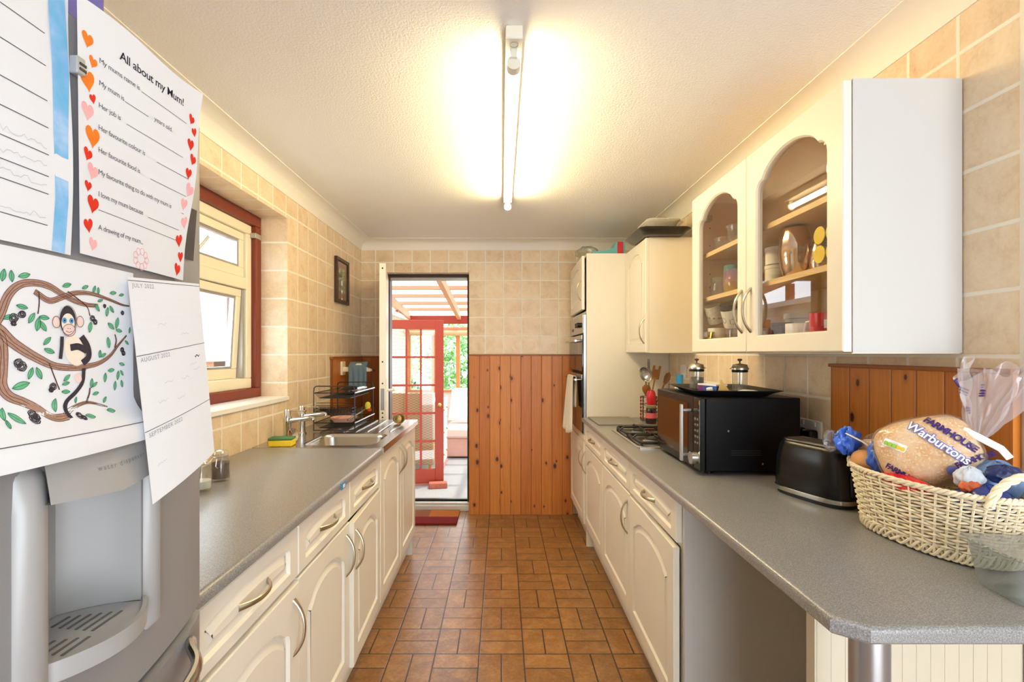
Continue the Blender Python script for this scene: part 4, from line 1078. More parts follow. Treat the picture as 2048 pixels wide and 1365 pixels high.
# framed picture on the left wall
pf = thing('picture_frame', 'small dark framed botanical picture on the left tiled wall', 'picture', (XL + .01, 3.61, 1.73))
frame(MB(), XL + .001, XL + .024, 3.47, 3.75, 1.725, 2.055, .026).build('frame', PM('dark_walnut', (62, 36, 28), .35, var=.2, vs=50), pf, bevel=.003)
MB().box(XL + .002, XL + .010, 3.49, 3.73, 1.745, 2.035).build('mount', PM('mauve_mount', (160, 118, 104), .8), pf)
def pic_mat():
    t = NT('botanical_print'); P, X = t.pos(); f = t.noise(P, 38, 4, .6, .8)
    t.fin(t.ramp(f, [(.4, lin((214, 204, 176))), (.52, lin((150, 156, 110))), (.64, lin((112, 92, 76)))]), .5); return t.m
MB().box(XL + .0101, XL + .012, 3.545, 3.675, 1.805, 1.985).build('print', pic_mat(), pf)
MB().box(XL + .014, XL + .0155, 3.494, 3.726, 1.749, 2.031).build('glazing', M_GLASS, pf)
# clip-top jars
def clip_jar(x, y, r, h, lab, fill, col):
    t = thing('clip_top_jar', lab, 'jar', (x, y, .911))
    MB().lathe([(0, 0), (r * .9, 0), (r, .006), (r, h * .62), (r * .8, h * .74), (r * .8, h * .8), (r * .78, h * .8), (r * .78, h * .74), (r * .95, h * .61), (r * .95, .008), (0, .006)], (x, y, .911), 28).build('glass_body', M_TGLASS, t)
    MB().lathe([(0, .0075), (r * .93, .0085), (r * .94, h * fill), (r * .3, h * fill + .004), (0, h * fill + .002)], (x, y, .911), 24).build('contents', col, t)
    MB().lathe([(0, h * .815), (r * .86, h * .815), (r * .86, h * .9), (r * .7, h * .97), (0, h)], (x, y, .911), 28).build('lid', M_TGLASS, t)
    m = MB().tube([(x + r * .83 * math.cos(a), y + r * .83 * math.sin(a), .911 + h * .78) for a in [2 * PI * i / 24 for i in range(24)]], .0016, 6, closed=True)
    m.build('wire_ring', M_STEEL, t)
    c = MB().tube([(x + r * .5, y - r * .75, .911 + h * .9), (x + r * .6, y - r * .95, .911 + h * .74), (x + r * .55, y - r * 1.06, .911 + h * .5), (x + r * .3, y - r * 1.1, .911 + h * .45), (x + r * .05, y - r * 1.06, .911 + h * .5), (x + r * .1, y - r * .95, .911 + h * .74)], .0015, 6)
    c.build('clip', M_STEEL, t)
clip_jar(-.995, 1.73, .03, .108, 'clip top glass jar of ground coffee on the left worktop', .58, PM('ground_coffee', (88, 46, 30), .95, var=.4, vs=140, bump=.8, bs=300))
clip_jar(-.985, 1.60, .032, .10, 'clip top glass jar half full of sugar, peeping out beside the fridge', .32, PM('sugar', (232, 230, 224), .9))
o = MB().tube(catmull([(-1.185, 2.02, .95), (-1.18, 2.0, .93), (-1.172, 1.94, .917), (-1.165, 1.86, .9135)], 5), .0035, 6).build('white_cable', M_CERW, None); tag(o, 'thin white cable lying along the left worktop at the tiles', 'cable')
tp = thing('sticky_tape', 'torn blue and white tape stuck on the left worktop edge', 'tape', (-.557, 1.73, .88))
MB().box(-.5595, -.5565, 1.70, 1.745, .882, .905).build('blue_strip', PM('blue_tape', (70, 140, 186), .5), tp)
MB().box(-.5565, -.5555, 1.715, 1.735, .886, .898).build('white_strip', M_PAPER, tp)
# ------------------------------------------------------------------ right worktop
WZ = .9105
o = MB().box(.605, .888, 3.05, 3.42, WZ, WZ + .006)
def board_mat():
    t = NT('textured_glass_board'); P, X = t.pos(); f = t.noise(P, 60, 4)
    t.fin(t.mix(f, lin((112, 111, 108)), lin((146, 143, 136))), .35); return t.m
o = o.build('worktop_saver', board_mat(), None, bevel=.002); tag(o, 'grey textured worktop saver lying beside the oven tower', 'chopping board')
# gas hob
HB = thing('gas_hob', 'four burner stainless gas hob with black pan supports', 'hob', (.89, 2.58, WZ))
hx0, hx1, hy0, hy1 = .64, 1.14, 2.297, 2.857
m = MB(); L = []
for z, s in ((WZ, 0), (WZ + .006, .0), (WZ + .010, .008), (WZ + .010, .028), (WZ + .006, .036)): L.append([(x, y, z) for x, y in rrect(hx1 - hx0 - 2 * s, hy1 - hy0 - 2 * s, .02, 4, .89, 2.577)])
m.loops(L, cap0=True, cap1=True).build('hob_plate', M_STEEL, HB, ang=20)
M_IRON = PM('cast_iron', (24, 24, 26), .5, bump=.2, bs=300)
for ix, x in enumerate((.76, 1.0)):
    for iy, y in enumerate((2.43, 2.70)):
        r = .036 if (ix + iy) % 2 else .046
        MB().lathe([(r * 1.25, 0), (r * 1.2, .008), (r, .010), (r, .016)], (x, y, WZ + .006), 24).build('burner_ring', M_ALU, HB)
        MB().lathe([(r * .92, 0), (r * .95, .006), (r * .8, .010), (0, .011)], (x, y, WZ + .022), 24).build('burner_cap', M_IRON, HB)
for y0, y1 in ((2.325, 2.572), (2.582, 2.83)):
    z = WZ + .040; m = MB()
    m.tube([(px, py, WZ + .022) for px, py in rrect(.43, y1 - y0, .03, 4, .88, (y0 + y1) / 2)], (.008, .006), 6, closed=True)
    yc = (y0 + y1) / 2
    for x in (.76, 1.0):
        for dx, dy in ((1, 0), (-1, 0), (0, 1), (0, -1)):
            ex = .105 if dx else 0; ey = (y1 - y0) / 2 if dy else 0
            m.tube([(x + dx * .022, yc + dy * .022, z), (x + dx * ex * .8, yc + dy * ey * .8, z), (x + dx * ex, yc + dy * ey, WZ + .022)], (.006, .004), 6)
    for px in (.67, 1.09):
        for py in (y0 + .01, y1 - .01): m.cyl((px, py, WZ + .0102), (px, py, WZ + .022), .006, 8)
    m.build('pan_support', M_IRON, HB)
for i in range(4): MB().lathe([(.016, 0), (.015, .018), (.0, .02)], (1.118, 2.40 + i * .1, WZ + .010), 16).build('knob', M_BLACK, HB)
# bottle of sauce and utensil holder behind the microwave
sb = thing('sauce_bottle', 'red capped dark sauce bottle with pink label beside the hob', 'bottle', (.955, 3.12, WZ))
MB().lathe([(0, 0), (.031, 0), (.034, .006), (.034, .085), (.028, .11), (.024, .118)], (.955, 3.12, WZ), 24).build('bottle_body', PM('dark_syrup', (44, 18, 30), .15, spec=.7), sb)
MB().lathe([(.0345, .036), (.0345, .070)], (.955, 3.12, WZ), 24).build('label', PM('pink_label', (206, 92, 96), .5, var=.15, vs=60), sb)
MB().lathe([(.031, .1), (.0335, .104), (.0335, .116), (.03, .12)], (.955, 3.12, WZ), 24).build('neck_band', PM('olive_band', (140, 136, 96), .5, var=.3, vs=90), sb)
MB().lathe([(.024, .12), (.026, .13), (.029, .15), (.028, .19), (.02, .21), (0, .215)], (.955, 3.12, WZ), 24).build('cap', PM('red_cap', (190, 26, 40), .25), sb)
uh = thing('utensil_holder', 'beaded wire utensil holder in the corner by the oven tower', 'utensil holder', (.985, 3.25, WZ))
ucx, ucy = .985, 3.25
MB().lathe([(0, 0), (.058, 0), (.058, .004), (0, .004)], (ucx, ucy, WZ), 24).build('base_plate', M_STEEL, uh)
for z in (.01, .06, .11, .16): MB().tube([(ucx + .058 * math.cos(a), ucy + .058 * math.sin(a), WZ + z) for a in [2 * PI * i / 24 for i in range(24)]], .002, 6, closed=True).build('wire_hoop', M_WIRE, uh)
M_BEAD = PM('red_bead', (120, 44, 34), .3, var=.5, vs=60)
for i in range(12):
    a = 2 * PI * i / 12; x, y = ucx + .058 * math.cos(a), ucy + .058 * math.sin(a)
    m = MB().tube([(x, y, WZ + .004), (x, y, WZ + .165)], .0018, 6)
    for j in range(7): m.lathe([(0, -.007), (.0055, -.004), (.0055, .004), (0, .007)], (x, y, WZ + .02 + j * .0225), 8)
    m.build('beaded_rod', M_BEAD, uh)
M_WOOD = PM('spoon_wood', (140, 88, 42), .55, var=.2, vs=40)
def stick(name, lab, top, shade, mat, head):
    t = thing(name, lab, 'utensil', (ucx, ucy, WZ + .005))
    b = Vector((ucx + random.uniform(-.02, .02), ucy + random.uniform(-.02, .02), WZ + .006)); e = Vector(top)
    MB().tube([b, b.lerp(e, .8), e], [.005, .0045, .006], 8).build('handle', mat, t)
    d = (e - b).normalized(); M = Matrix.Translation(e) @ d.to_track_quat('Z', 'Y').to_matrix().to_4x4() @ Matrix.Rotation(shade, 4, 'Z')
    head().xf(M @ Matrix.Scale(1.35, 4)).build('head', mat, t)
def ladle():
    m = MB(); R = Matrix.Translation((0, 0, .03)) @ Matrix.Rotation(math.radians(95), 4, 'X')
    return m.lathe([(0, -.03), (.02, -.026), (.036, -.012), (.04, 0), (.038, 0), (.034, -.012), (.019, -.024), (0, -.028)], n=24, M=R)
def spatula():
    m = MB()
    for i in range(6): m.box(-.034 + i * .0124, -.034 + i * .0124 + .006, -.0012, .0012, .012, .085)
    return m.box(-.034, .034, -.0012, .0012, 0, .012).box(-.034, .034, -.0012, .0012, .085, .097)
def spoon(): return MB().lathe([(0, -.012), (.012, 0), (.02, .025), (.018, .045), (0, .058)], n=16).xf(Matrix.Diagonal((1, .35, 1, 1)))
def fork(): return MB().box(-.02, .02, -.003, .003, 0, .05).box(-.02, -.010, -.003, .003, .05, .07).box(.010, .02, -.003, .003, .05, .07)
stick('ladle', 'steel ladle leaning left out of the beaded utensil holder', (.945, 3.2, 1.18), -.5, M_STEEL, ladle)
stick('slotted_spatula', 'slotted steel turner standing tallest in the beaded utensil holder', (.985, 3.27, 1.19), .3, M_STEEL, spatula)
stick('wooden_spoon', 'small dark wooden spoon low at the front of utensil holder', (.95, 3.18, 1.09), .4, M_WOOD, spoon)
stick('wooden_fork', 'pale wooden fork leaning right in the utensil holder', (1.035, 3.30, 1.185), .2, PM('pale_spoon_wood', (190, 128, 66), .55, var=.2, vs=40), fork)
stick('wooden_ladle', 'broad dark wooden spoon farthest right in the utensil holder', (1.07, 3.2, 1.165), .9, M_WOOD, spoon)
# blue capped bottle and wall socket behind the microwave
bb = thing('spray_bottle', 'white bottle with bright blue cap standing behind the microwave', 'bottle', (.985, 2.74, WZ))
bb.location = (1.105, 3.03, WZ)
MB().lathe([(0, 0), (.034, 0), (.036, .005), (.036, .22), (.025, .255), (.017, .262)], (1.105, 3.03, WZ), 20).build('bottle_body', PM('translucent_white', (222, 224, 230), .3), bb)
MB().lathe([(.021, .262), (.021, .312), (.018, .318), (0, .319)], (1.105, 3.03, WZ), 20).build('cap', PM('bright_blue_cap', (34, 142, 208), .35), bb)
def socket(y, z, lab, w=.086):
    t = thing('wall_socket', lab, 'socket', (XR - .005, y, z - .043))
    MB().box(XR - .010, XR - .0005, y - w / 2, y + w / 2, z - .043, z + .043).build('face_plate', M_CERW, t, bevel=.003)
    return t
s1 = socket(3.15, 1.245, 'white switch plate on the tiles above the blue capped bottle')
MB().box(XR - .014, XR - .0095, 3.14, 3.16, 1.235, 1.255).build('rocker', M_CERW, s1, bevel=.002)
s2 = socket(1.86, 1.065, 'white double socket on the tiles behind the microwave and toaster', .146)
for y in (1.825, 1.895): MB().box(XR - .014, XR - .0095, y - .007, y + .007, 1.085, 1.102).build('rocker', M_CERW, s2, bevel=.002)
for y, lab in ((1.895, 'black plug in the double socket, nearer the microwave'), (1.825, 'black plug in the double socket, nearer the toaster')):
    t = thing('plug', lab, 'plug', (XR - .03, y, 1.03))
    MB().box(XR - .045, XR - .0105, y - .024, y + .024, 1.03, 1.075).build('plug_body', M_BLACK, t, bevel=.008)
    MB().tube(catmull([(XR - .03, y, 1.03), (XR - .032, y, 1.0), (XR - .035, y - .01, .95), (XR - .05, y - .03, .9145), (XR - .06, y - .06, .9145)], 5), .004, 6).build('flex', M_BLACK, t)

# ------------------------------------------------------------------ microwave
MW = thing('microwave_oven', 'black microwave oven with brown glass door and silver handle on the right worktop', 'microwave', (.915, 2.035, WZ))
x0, x1, y0, y1, z0, z1 = .748, 1.095, 1.788, 2.282, .926, 1.196
MB().box(x0, x1, y0, y1, z0, z1).build('casing', PM('black_enamel', (9, 9, 12), .4, spec=.2, var=.1, bump=.15, bs=700), MW, bevel=.004)
def smoked():
    t = NT('smoked_brown_glass'); P, X = t.obj(); f = t.noise(P, 900, 2)
    t.fin(t.mix(f, lin((22, 12, 8)), lin((54, 30, 18))), .10, 0, .8); return t.m
dr = MB().box(x0 - .020, x0 - .001, 1.857, y1, z0 + .001, z1 - .001).build('door', M_BLACK, MW, bevel=.003)
MB().box(x0 - .0215, x0 - .0195, 1.905, y1 - .02, z0 + .03, z1 - .03).build('window', smoked(), dr)
h = MB().box(x0 - .062, x0 - .052, 1.868, 1.884, z0 + .022, z1 - .032)
for z in (z0 + .045, z1 - .055): h.cyl((x0 - .020, 1.876, z), (x0 - .053, 1.876, z), .006, 12)
h.build('door_handle', M_ALU, dr, bevel=.002)
MB().box(x0 - .020, x0 - .001, y0, 1.854, z0 + .001, z1 - .001).build('control_panel', M_BLACK, MW, bevel=.003)
MB().box(x0 - .0215, x0 - .0195, y0 + .004, y0 + .012, z0 + .03, z1 - .01).build('panel_trim', M_CHROME, MW)
MB().cyl((x0 - .021, 1.820, z0 + .045), (x0 - .045, 1.820, z0 + .045), .023, 24).build('dial', M_STEEL, MW)
MB().box(x0 - .0212, x0 - .0198, 1.803, 1.848, z1 - .055, z1 - .02).build('display', PM('display_dark', (30, 34, 38), .1), MW)
for r in range(5):
    for c in range(2):
        MB().box(x0 - .0212, x0 - .0198, 1.806 + c * .022, 1.818 + c * .022, z1 - .085 - r * .022, z1 - .077 - r * .022).build('key_marking', PM('pale_marking', (120, 120, 120), .6), MW)
for x in (x0 + .03, x1 - .04):
    for y in (y0 + .05, y1 - .05): MB().cyl((x, y, WZ), (x, y, z0), .014, 12).build('foot', M_BLACK, MW)
for y, z in ((y0 - .0006, 1.075), (y0 - .0006, .955)):
    MB().cyl((.83 if z > 1 else .955, y0 + .001, z), (.83 if z > 1 else .955, y0 - .002, z), .004, 10).build('screw', M_STEEL, MW)
for i in range(3): MB().box(.84, .95, y0 - .0008, y0 + .0005, .985 + i * .008, .988 + i * .008).build('vent_slot', M_BLACK_M, MW)
# serving tray on the microwave and its contents
TR = thing('serving_tray', 'black serving tray with flared rim lying on top of the microwave', 'tray', (.905, 2.02, 1.197), rz=-.10, world=False)
L = []
for z, w, l in ((.0, .24, .34), (.002, .25, .35), (.010, .27, .37), (.023, .33, .43), (.0235, .322, .422), (.011, .262, .362), (.005, .245, .345)): L.append([(x, y, z) for x, y in rrect(w, l, .03, 5)])
MB().loops(L, cap0=True, cap1=True).build('tray_body', M_BLACK_M, TR, ang=50)
TZ = 1.2026
def cafetiere(x, y, lab, fill, col):
    t = thing('storage_jar', lab, 'cafetiere', (x, y, TZ))
    MB().lathe([(0, 0), (.028, 0), (.03, .003), (.03, .09), (.0288, .09), (.0288, .005), (0, .003)], (x, y, TZ), 24).build('glass_beaker', M_TGLASS, t)
    if fill: MB().lathe([(0, .004), (.0278, .005), (.0278, fill), (0, fill + .004)], (x, y, TZ), 20).build('contents', col, t)
    MB().lathe([(.0305, .078), (.0315, .080), (.0315, .086), (.0305, .088)], (x, y, TZ), 24).build('rim_band', M_BLACK, t)
    MB().lathe([(.034, .089), (.034, .096), (.031, .100), (.028, .110), (.01, .114), (0, .115)], (x, y, TZ), 24).build('lid', M_NICKEL, t)
    MB().lathe([(.003, .114), (.003, .124), (.009, .127), (.009, .133), (0, .135)], (x, y, TZ), 16).build('plunger_knob', M_BRONZE, t)
    MB().cyl((x, y, TZ + .012), (x, y, TZ + .113), .0018, 8).build('plunger_rod', M_CHROME, t)
    for q in (-1, 1): MB().box(x + q * .034 - .006, x + q * .034 + .006, y - .005, y + .005, TZ + .091, TZ + .095).build('side_lug', M_CHROME, t)
cafetiere(.853, 2.135, 'small cafetiere filled with grey beans, left on the tray', .052, PM('grey_beans', (112, 104, 94), .9, var=.5, vs=160, bump=1.0, bs=180))
cafetiere(.995, 2.04, 'small empty cafetiere with brown knob, right on the tray', 0, None)
bx = thing('medicine_box', 'blue, white and purple carton lying on the black tray', 'box', (.85, 1.97, TZ), rz=.35, world=False)
MB().box(-.028, .028, -.05, .05, 0, .034).build('carton', PM('white_card', (232, 232, 234), .5), bx)
MB().box(-.0286, -.0279, -.0495, .015, .002, .028).build('blue_panel', PM('carton_blue', (36, 76, 160), .5, var=.3, vs=120), bx)
MB().box(-.0286, -.0279, .015, .0495, .002, .028).build('purple_panel', PM('carton_purple', (108, 44, 120), .5), bx)
MB().box(-.027, .027, -.0506, -.0499, .002, .028).build('blue_end', PM('carton_blue', (36, 76, 160), .5), bx)
o = MB().prism([(0, 0), (.05, 0), (.012, .052)], lambda u, v, d: (.835 + u * .9, 1.885 + d - u * .3, TZ + .004 + v), 0, .002).build('card_scrap', PM('buff_card', (206, 168, 92), .8), None); tag(o, 'pointed scrap of buff card standing on the tray', 'card')
o = MB().grid(lambda a, b: (.90 + .11 * a, 1.87 + .10 * b + .02 * a, TZ + .006 + .004 * math.sin(6 * a + 3 * b)), 12, 10).build('folded_paper', M_PAPER, None); q = o.modifiers.new('s', 'SOLIDIFY'); q.thickness = .002; tag(o, 'crumpled white paper lying near the front of the tray', 'paper')
o = MB().cyl((.822, 1.925, TZ + .003), (.818, 1.922, TZ + .020), .012, 18).build('white_reel', M_CERW, None); tag(o, 'small white round reel beside the carton on the tray', 'reel')

# ------------------------------------------------------------------ toaster
TO = thing('toaster', 'black two slice toaster with steel base band beside the bread basket', 'toaster', (.985, 1.520, WZ), rz=math.atan2(-.947, .322), world=False)
def tsec(hl, hw, z, p=3.2, n=40):
    out = []
    for i in range(n):
        a = 2 * PI * i / n; c, s = math.cos(a), math.sin(a)
        out.append((math.copysign(abs(c) ** (2 / p), c) * hl, math.copysign(abs(s) ** (2 / p), s) * hw, z))
    return out
TB = PM('gloss_black', (8, 8, 10), .26, spec=.35)
MB().loops([tsec(.118, .068, .0), tsec(.118, .068, .012)], cap0=True, cap1=True).build('foot_plate', M_BLACK_M, TO)
MB().loops([tsec(.126, .0745, .0121), tsec(.1262, .0747, .014), tsec(.126, .0745, .024), tsec(.124, .073, .025)], cap0=True, cap1=True).build('steel_band', M_STEEL, TO)
MB().loops([tsec(.1235, .0725, .0251), tsec(.1245, .073, .05), tsec(.121, .069, .11), tsec(.113, .062, .155), tsec(.105, .056, .168), tsec(.096, .05, .172)], cap0=True, cap1=True).build('body', TB, TO, ang=50)
MB().loops([tsec(.097, .047, .1715, 5), tsec(.097, .047, .1745, 5), tsec(.093, .044, .1755, 5)], cap0=True, cap1=True).build('top_plate', M_STEEL, TO)
for y in (-.02, .02):
    MB().box(-.08, .08, y - .0125, y + .0125, .1752, .1765).build('slot', M_BLACK_M, TO)
    for k in range(3): MB().tube([(-.08, y - .01 + k * .01, .1772), (.08, y - .01 + k * .01, .1772)], .0009, 6).build('guard_wire', M_BRONZE, TO)
MB().box(.118, .128, -.03, .03, .035, .10).build('control_panel', M_BLACK_M, TO, bevel=.006)
MB().box(.120, .140, -.016, .016, .105, .118).build('lever', M_BLACK_M, TO, bevel=.004)
MB().cyl((.126, 0, .06), (.138, 0, .06), .012, 16).build('browning_dial', M_BLACK, TO)
# ------------------------------------------------------------------ wicker bread basket
BX, BY, BH = 1.035, 1.165, .152
M_WICK = PM('pale_willow', (236, 220, 190), .6, var=.25, vs=50, bump=.3, bs=220)
BK = thing('wicker_basket', 'oval pale wicker basket heaped with wrapped bread on right worktop', 'basket', (BX, BY, WZ))
def bel(t, z):
    k = z / BH; a = lerp(.100, .113, k ** 1.3); b = lerp(.163, .192, k ** 1.3); p = 2.4
    c, s = math.cos(t), math.sin(t)
    x = math.copysign(abs(c) ** (2 / p), c) * a; y = math.copysign(abs(s) ** (2 / p), s) * b
    r = .12; return (x * math.cos(r) - y * math.sin(r) , x * math.sin(r) + y * math.cos(r))
NS = 44
m = MB()
for i in range(NS):
    t = 2 * PI * i / NS; m.tube([(BX + bel(t, z)[0], BY + bel(t, z)[1], WZ + z) for z in (.004, .05, .10, BH - .006)], .0026, 6)
m.build('stakes', M_WICK, BK)['kind'] = 'stuff'
m = MB(); rows = 17
for r in range(rows):
    z = .030 + r * (BH - .042) / (rows - 1); pts = []
    for i in range(NS * 3):
        t = 2 * PI * i / (NS * 3); x, y = bel(t, z); q = math.hypot(x, y)
        d = .0042 * math.cos(PI * i / 3 + (PI if r % 2 else 0)); k = 1 + d / q
        pts.append((BX + x * k, BY + y * k, WZ + z + .0012 * math.sin(i * .9 + r)))
    m.tube(pts, [(.0026 + .0004 * math.sin(i * .37 + r), .0034) for i in range(len(pts))], 6, closed=True)
m.build('woven_wall', M_WICK, BK)['kind'] = 'stuff'
m = MB()
for q in range(3):
    pts = []
    for i in range(NS * 4):
        t = 2 * PI * i / (NS * 4); x, y = bel(t, .014); k = 1 + .003 * math.cos(t * 22 + q * 2.1) / math.hypot(x, y)
        pts.append((BX + x * k, BY + y * k, WZ + .0155 + .0105 * math.sin(t * 22 + q * 2.1)))
    m.tube(pts, .0032, 6, closed=True)
m.build('plaited_foot', M_WICK, BK)
m = MB()
for q in range(3):
    pts = []
    for i in range(NS * 4):
        t = 2 * PI * i / (NS * 4); x, y = bel(t, BH); k = 1 + .0042 * math.cos(t * 26 + q * 2.1) / math.hypot(x, y)
        pts.append((BX + x * k, BY + y * k, WZ + BH + .0042 * math.sin(t * 26 + q * 2.1)))
    m.tube(pts, .0036, 6, closed=True)
m.build('twisted_rim', M_WICK, BK)
MB().prism([bel(2 * PI * i / 40, .01) for i in range(40)], lambda u, v, d: (BX + u * .97, BY + v * .97, WZ + d), .003, .010).build('basket_floor', M_WICK, BK)
def handle(tc):
    m = MB()
    c = [Vector((BX + bel(tc + da, BH)[0], BY + bel(tc + da, BH)[1], 0)) for da in (-.5, .5)]
    mid = (c[0] + c[1]) / 2; out = Vector((mid.x - BX, mid.y - BY, 0)).normalized()
    base = []
    for i in range(33):
        s = i / 32; a = PI * s; p = c[0].lerp(c[1], .5 - .5 * math.cos(a))
        base.append(Vector((p.x, p.y, 0)) + out * (.010 + .012 * math.sin(a)) + Vector((0, 0, WZ + BH - .014 + .064 * math.sin(a))))
    for q in range(3):
        pts = []
        for i, p in enumerate(base):
            d = (base[min(32, i + 1)] - base[max(0, i - 1)]).normalized(); u = out.copy(); w_ = d.cross(u).normalized()
            an = i * .62 + q * 2.1; pts.append(p + u * (.0048 * math.cos(an)) + w_ * (.0048 * math.sin(an)))
        m.tube(pts, .0046, 7)
    return m.build('rope_handle', M_WICK, BK)
handle(-PI / 2 - .12); handle(PI / 2 - .12)

# ---- wrapped loaf
def bread_mat():
    t = NT('floury_loaf'); P, X = t.obj(); n = t.noise(P, 26, 5, .65); n2 = t.noise(P, 220, 2)
    c = t.ramp(n, [(.32, lin((216, 158, 92))), (.5, lin((232, 190, 132))), (.66, lin((242, 220, 182)))])
    c = t.mix(t.step(n2, .52, .66), c, lin((242, 228, 202)))
    t.fin(c, .75); t.bump(n, .4, .004); return t.m
M_BREAD = bread_mat()
LC = Vector((1.035, 1.19, 1.12))
e3 = Vector((-.66, -.72, .22)).normalized(); rr = Vector((.74, -.67, 0)); rr = (rr - e3 * rr.dot(e3)).normalized(); up = e3.cross(rr)
if up.z < 0: up = -up
th = math.radians(20); e1 = rr * math.cos(th) + up * math.sin(th); e2 = up * math.cos(th) - rr * math.sin(th)
LA, LB, LD = .098, .080, .068
def sq(u, v, d, A=1.0, p=3.1):
    k = 1 - abs(u / (LA * A)) ** p - abs(v / (LB * A)) ** p
    w_ = LD * A * (max(k, 0) ** (1 / p)) if k > 0 else -abs(k) * .02
    return LC + e1 * u + e2 * v + e3 * (w_ + d)
def superq(m, a, b, c, p, C, E, nu=36, nv=18, noise=0.0, cut=None):
    def f(s, t):
        la = PI * (t - .5) * .998; lo = 2 * PI * s
        sg = lambda x, e: math.copysign(abs(x) ** e, x)
        e = 2 / p; x = a * sg(math.cos(la), e) * sg(math.cos(lo), e); y = b * sg(math.cos(la), e) * sg(math.sin(lo), e); z = c * sg(math.sin(la), e)
        k = 1 + noise * (math.sin(7 * lo + 9 * la) + math.sin(11 * la - 3 * lo) + math.sin(17 * lo + 2 * la))
        return C + (E[0] * x + E[1] * y + E[2] * z) * k
    return m.grid(f, nu, nv)
bl = thing('wrapped_loaf', 'large floury loaf in a clear printed bag lying across the wicker basket', 'bread', (LC.x, LC.y, LC.z - .07))
superq(MB(), LD, LB, LA, 3.1, LC, (e3, e2, e1)).build('loaf', M_BREAD, bl, ang=80)
b = superq(MB(), LD * 1.045, LB * 1.045, LA * 1.045, 3.0, LC, (e3, e2, e1), 72, 36, .006)
M_BAG = glass_mat('bread_bag_film', (250, 247, 244), .10, .10, body=.10, bodycol=(236, 226, 214), edge=.45)
b.build('bag', M_BAG, bl, ang=80)
def bagfn(u, v, d): return sq(u, v, d + .0045, 1.0)
M_PURP = PM('purple_print', (62, 36, 104), .5, spec=.3); M_WPR = PM('white_print', (240, 240, 246), .5, spec=.3); M_BLUEP = PM('lilac_outline', (110, 116, 186), .5, spec=.3)
ta = math.radians(-55)
m = MB(); put_text(m, 'FARMHOUSE', .0205, bagfn, .018, .066, .0007, ang=ta, bold=.0009, space=.9); m.build('purple_lettering', M_PURP, bl)
m = MB(); put_text(m, 'Warburtons', .0275, bagfn, -.018, .060, .0004, ang=ta, bold=.0022, space=.95); m.build('lettering_outline', M_BLUEP, bl)
m = MB(); put_text(m, 'Warburtons', .0275, bagfn, -.018, .060, .0009, ang=ta, bold=.0004, space=.95); m.build('white_lettering', M_WPR, bl)
m = MB(); put_text(m, 'FARMHOUSE', .0165, bagfn, -.088, -.022, .0007, ang=ta + .12, bold=.0007, space=.85); m.build('purple_lettering', M_PURP, bl)
m = MB(); put_text(m, 'FARMHOUSE', .0165, bagfn, .040, -.052, .0007, ang=math.radians(14), bold=.0007, space=.8); m.build('purple_lettering', M_PURP, bl)
nb = MB(); 
def rot2(u, v): return (-.052 + u * math.cos(ta + .25) - v * math.sin(ta + .25), .022 + u * math.sin(ta + .25) + v * math.cos(ta + .25))
nb.flat([rot2(x, y) for x, y in rrect(.046, .018, .003, 3)], bagfn, .0006, 0)
for i in range(5): nb.flat([rot2(x, y) for x, y in rrect(.0078, .010, .003, 3, -.0176 + i * .0088, -.002)], bagfn, .0009, 1 if i < 3 else 2)
nb.build('nutrition_panel', [M_WPR, PM('label_green', (150, 196, 60), .5), PM('label_amber', (226, 190, 50), .5)], bl, normals=False)
MB().flat([(.030 + .011 * math.cos(a), -.055 + .011 * math.sin(a)) for a in [2 * PI * i / 20 for i in range(20)]], bagfn, .0006).build('round_mark', M_BLUEP, bl, normals=False)
# gathered neck and flaring bag end
G0 = Vector((1.092, 1.118, 1.166)); G1 = Vector((1.108, 1.085, 1.325))
def flare(a, b):
    t = 2 * PI * a; ax = (G1 - G0); c = G0 + ax * b; r = .010 + .056 * b ** .8
    w = 1 + .20 * math.sin(5 * t + 3 * b) + .13 * math.sin(9 * t + 6 * b) + .07 * math.sin(17 * t - 9 * b)
    return c + Vector((.55, -.8, 0)) * (r * w * math.cos(t) * 1.05) + Vector((.28, .3, .15)) * (r * w * math.sin(t) * .55) + Vector((0, 0, .018 * math.sin(3 * t) * b + .008 * math.sin(8 * t) * b))
MB().grid(flare, 110, 16).build('bag_end', glass_mat('crinkled_film', (246, 244, 246), .10, .12, body=.20, bodycol=(236, 230, 230), edge=.5), bl, ang=30)
for a, b in ((.42, .55), (.55, .86), (.30, .7), (.5, .35), (.66, .6)):
    m = MB()
    for j in range(3):
        p = [flare(a + .004 + .022 * s, b + j * .035) + e3 * .002 for s in (0, .5, 1)]; m.tube(p, [.0012, .0026, .0012], 6)
    m.build('purple_wheat_print', M_PURP, bl)
N0 = LC + e1 * (LA * .80)
def neck(a, b):
    t = 2 * PI * a; c = N0.lerp(G0, b); r = lerp(.058, .011, b ** .7) * (1 + .1 * math.sin(6 * t + b)); return c + e2 * (r * math.cos(t)) + e3 * (r * math.sin(t))
MB().grid(neck, 36, 6).build('bag_neck', M_BAG, bl, ang=80)
MB().tube([G0 + e3 * .016 + Vector((-.024, .014, .016)), G0 + e3 * .018, G0 + e3 * .014 + Vector((.030, -.02, -.022)), G0 + e3 * .012 + Vector((.042, -.028, -.042))], (.0015, .0075), 8, up=tuple(e3)).build('bag_tie', M_CERW, bl)
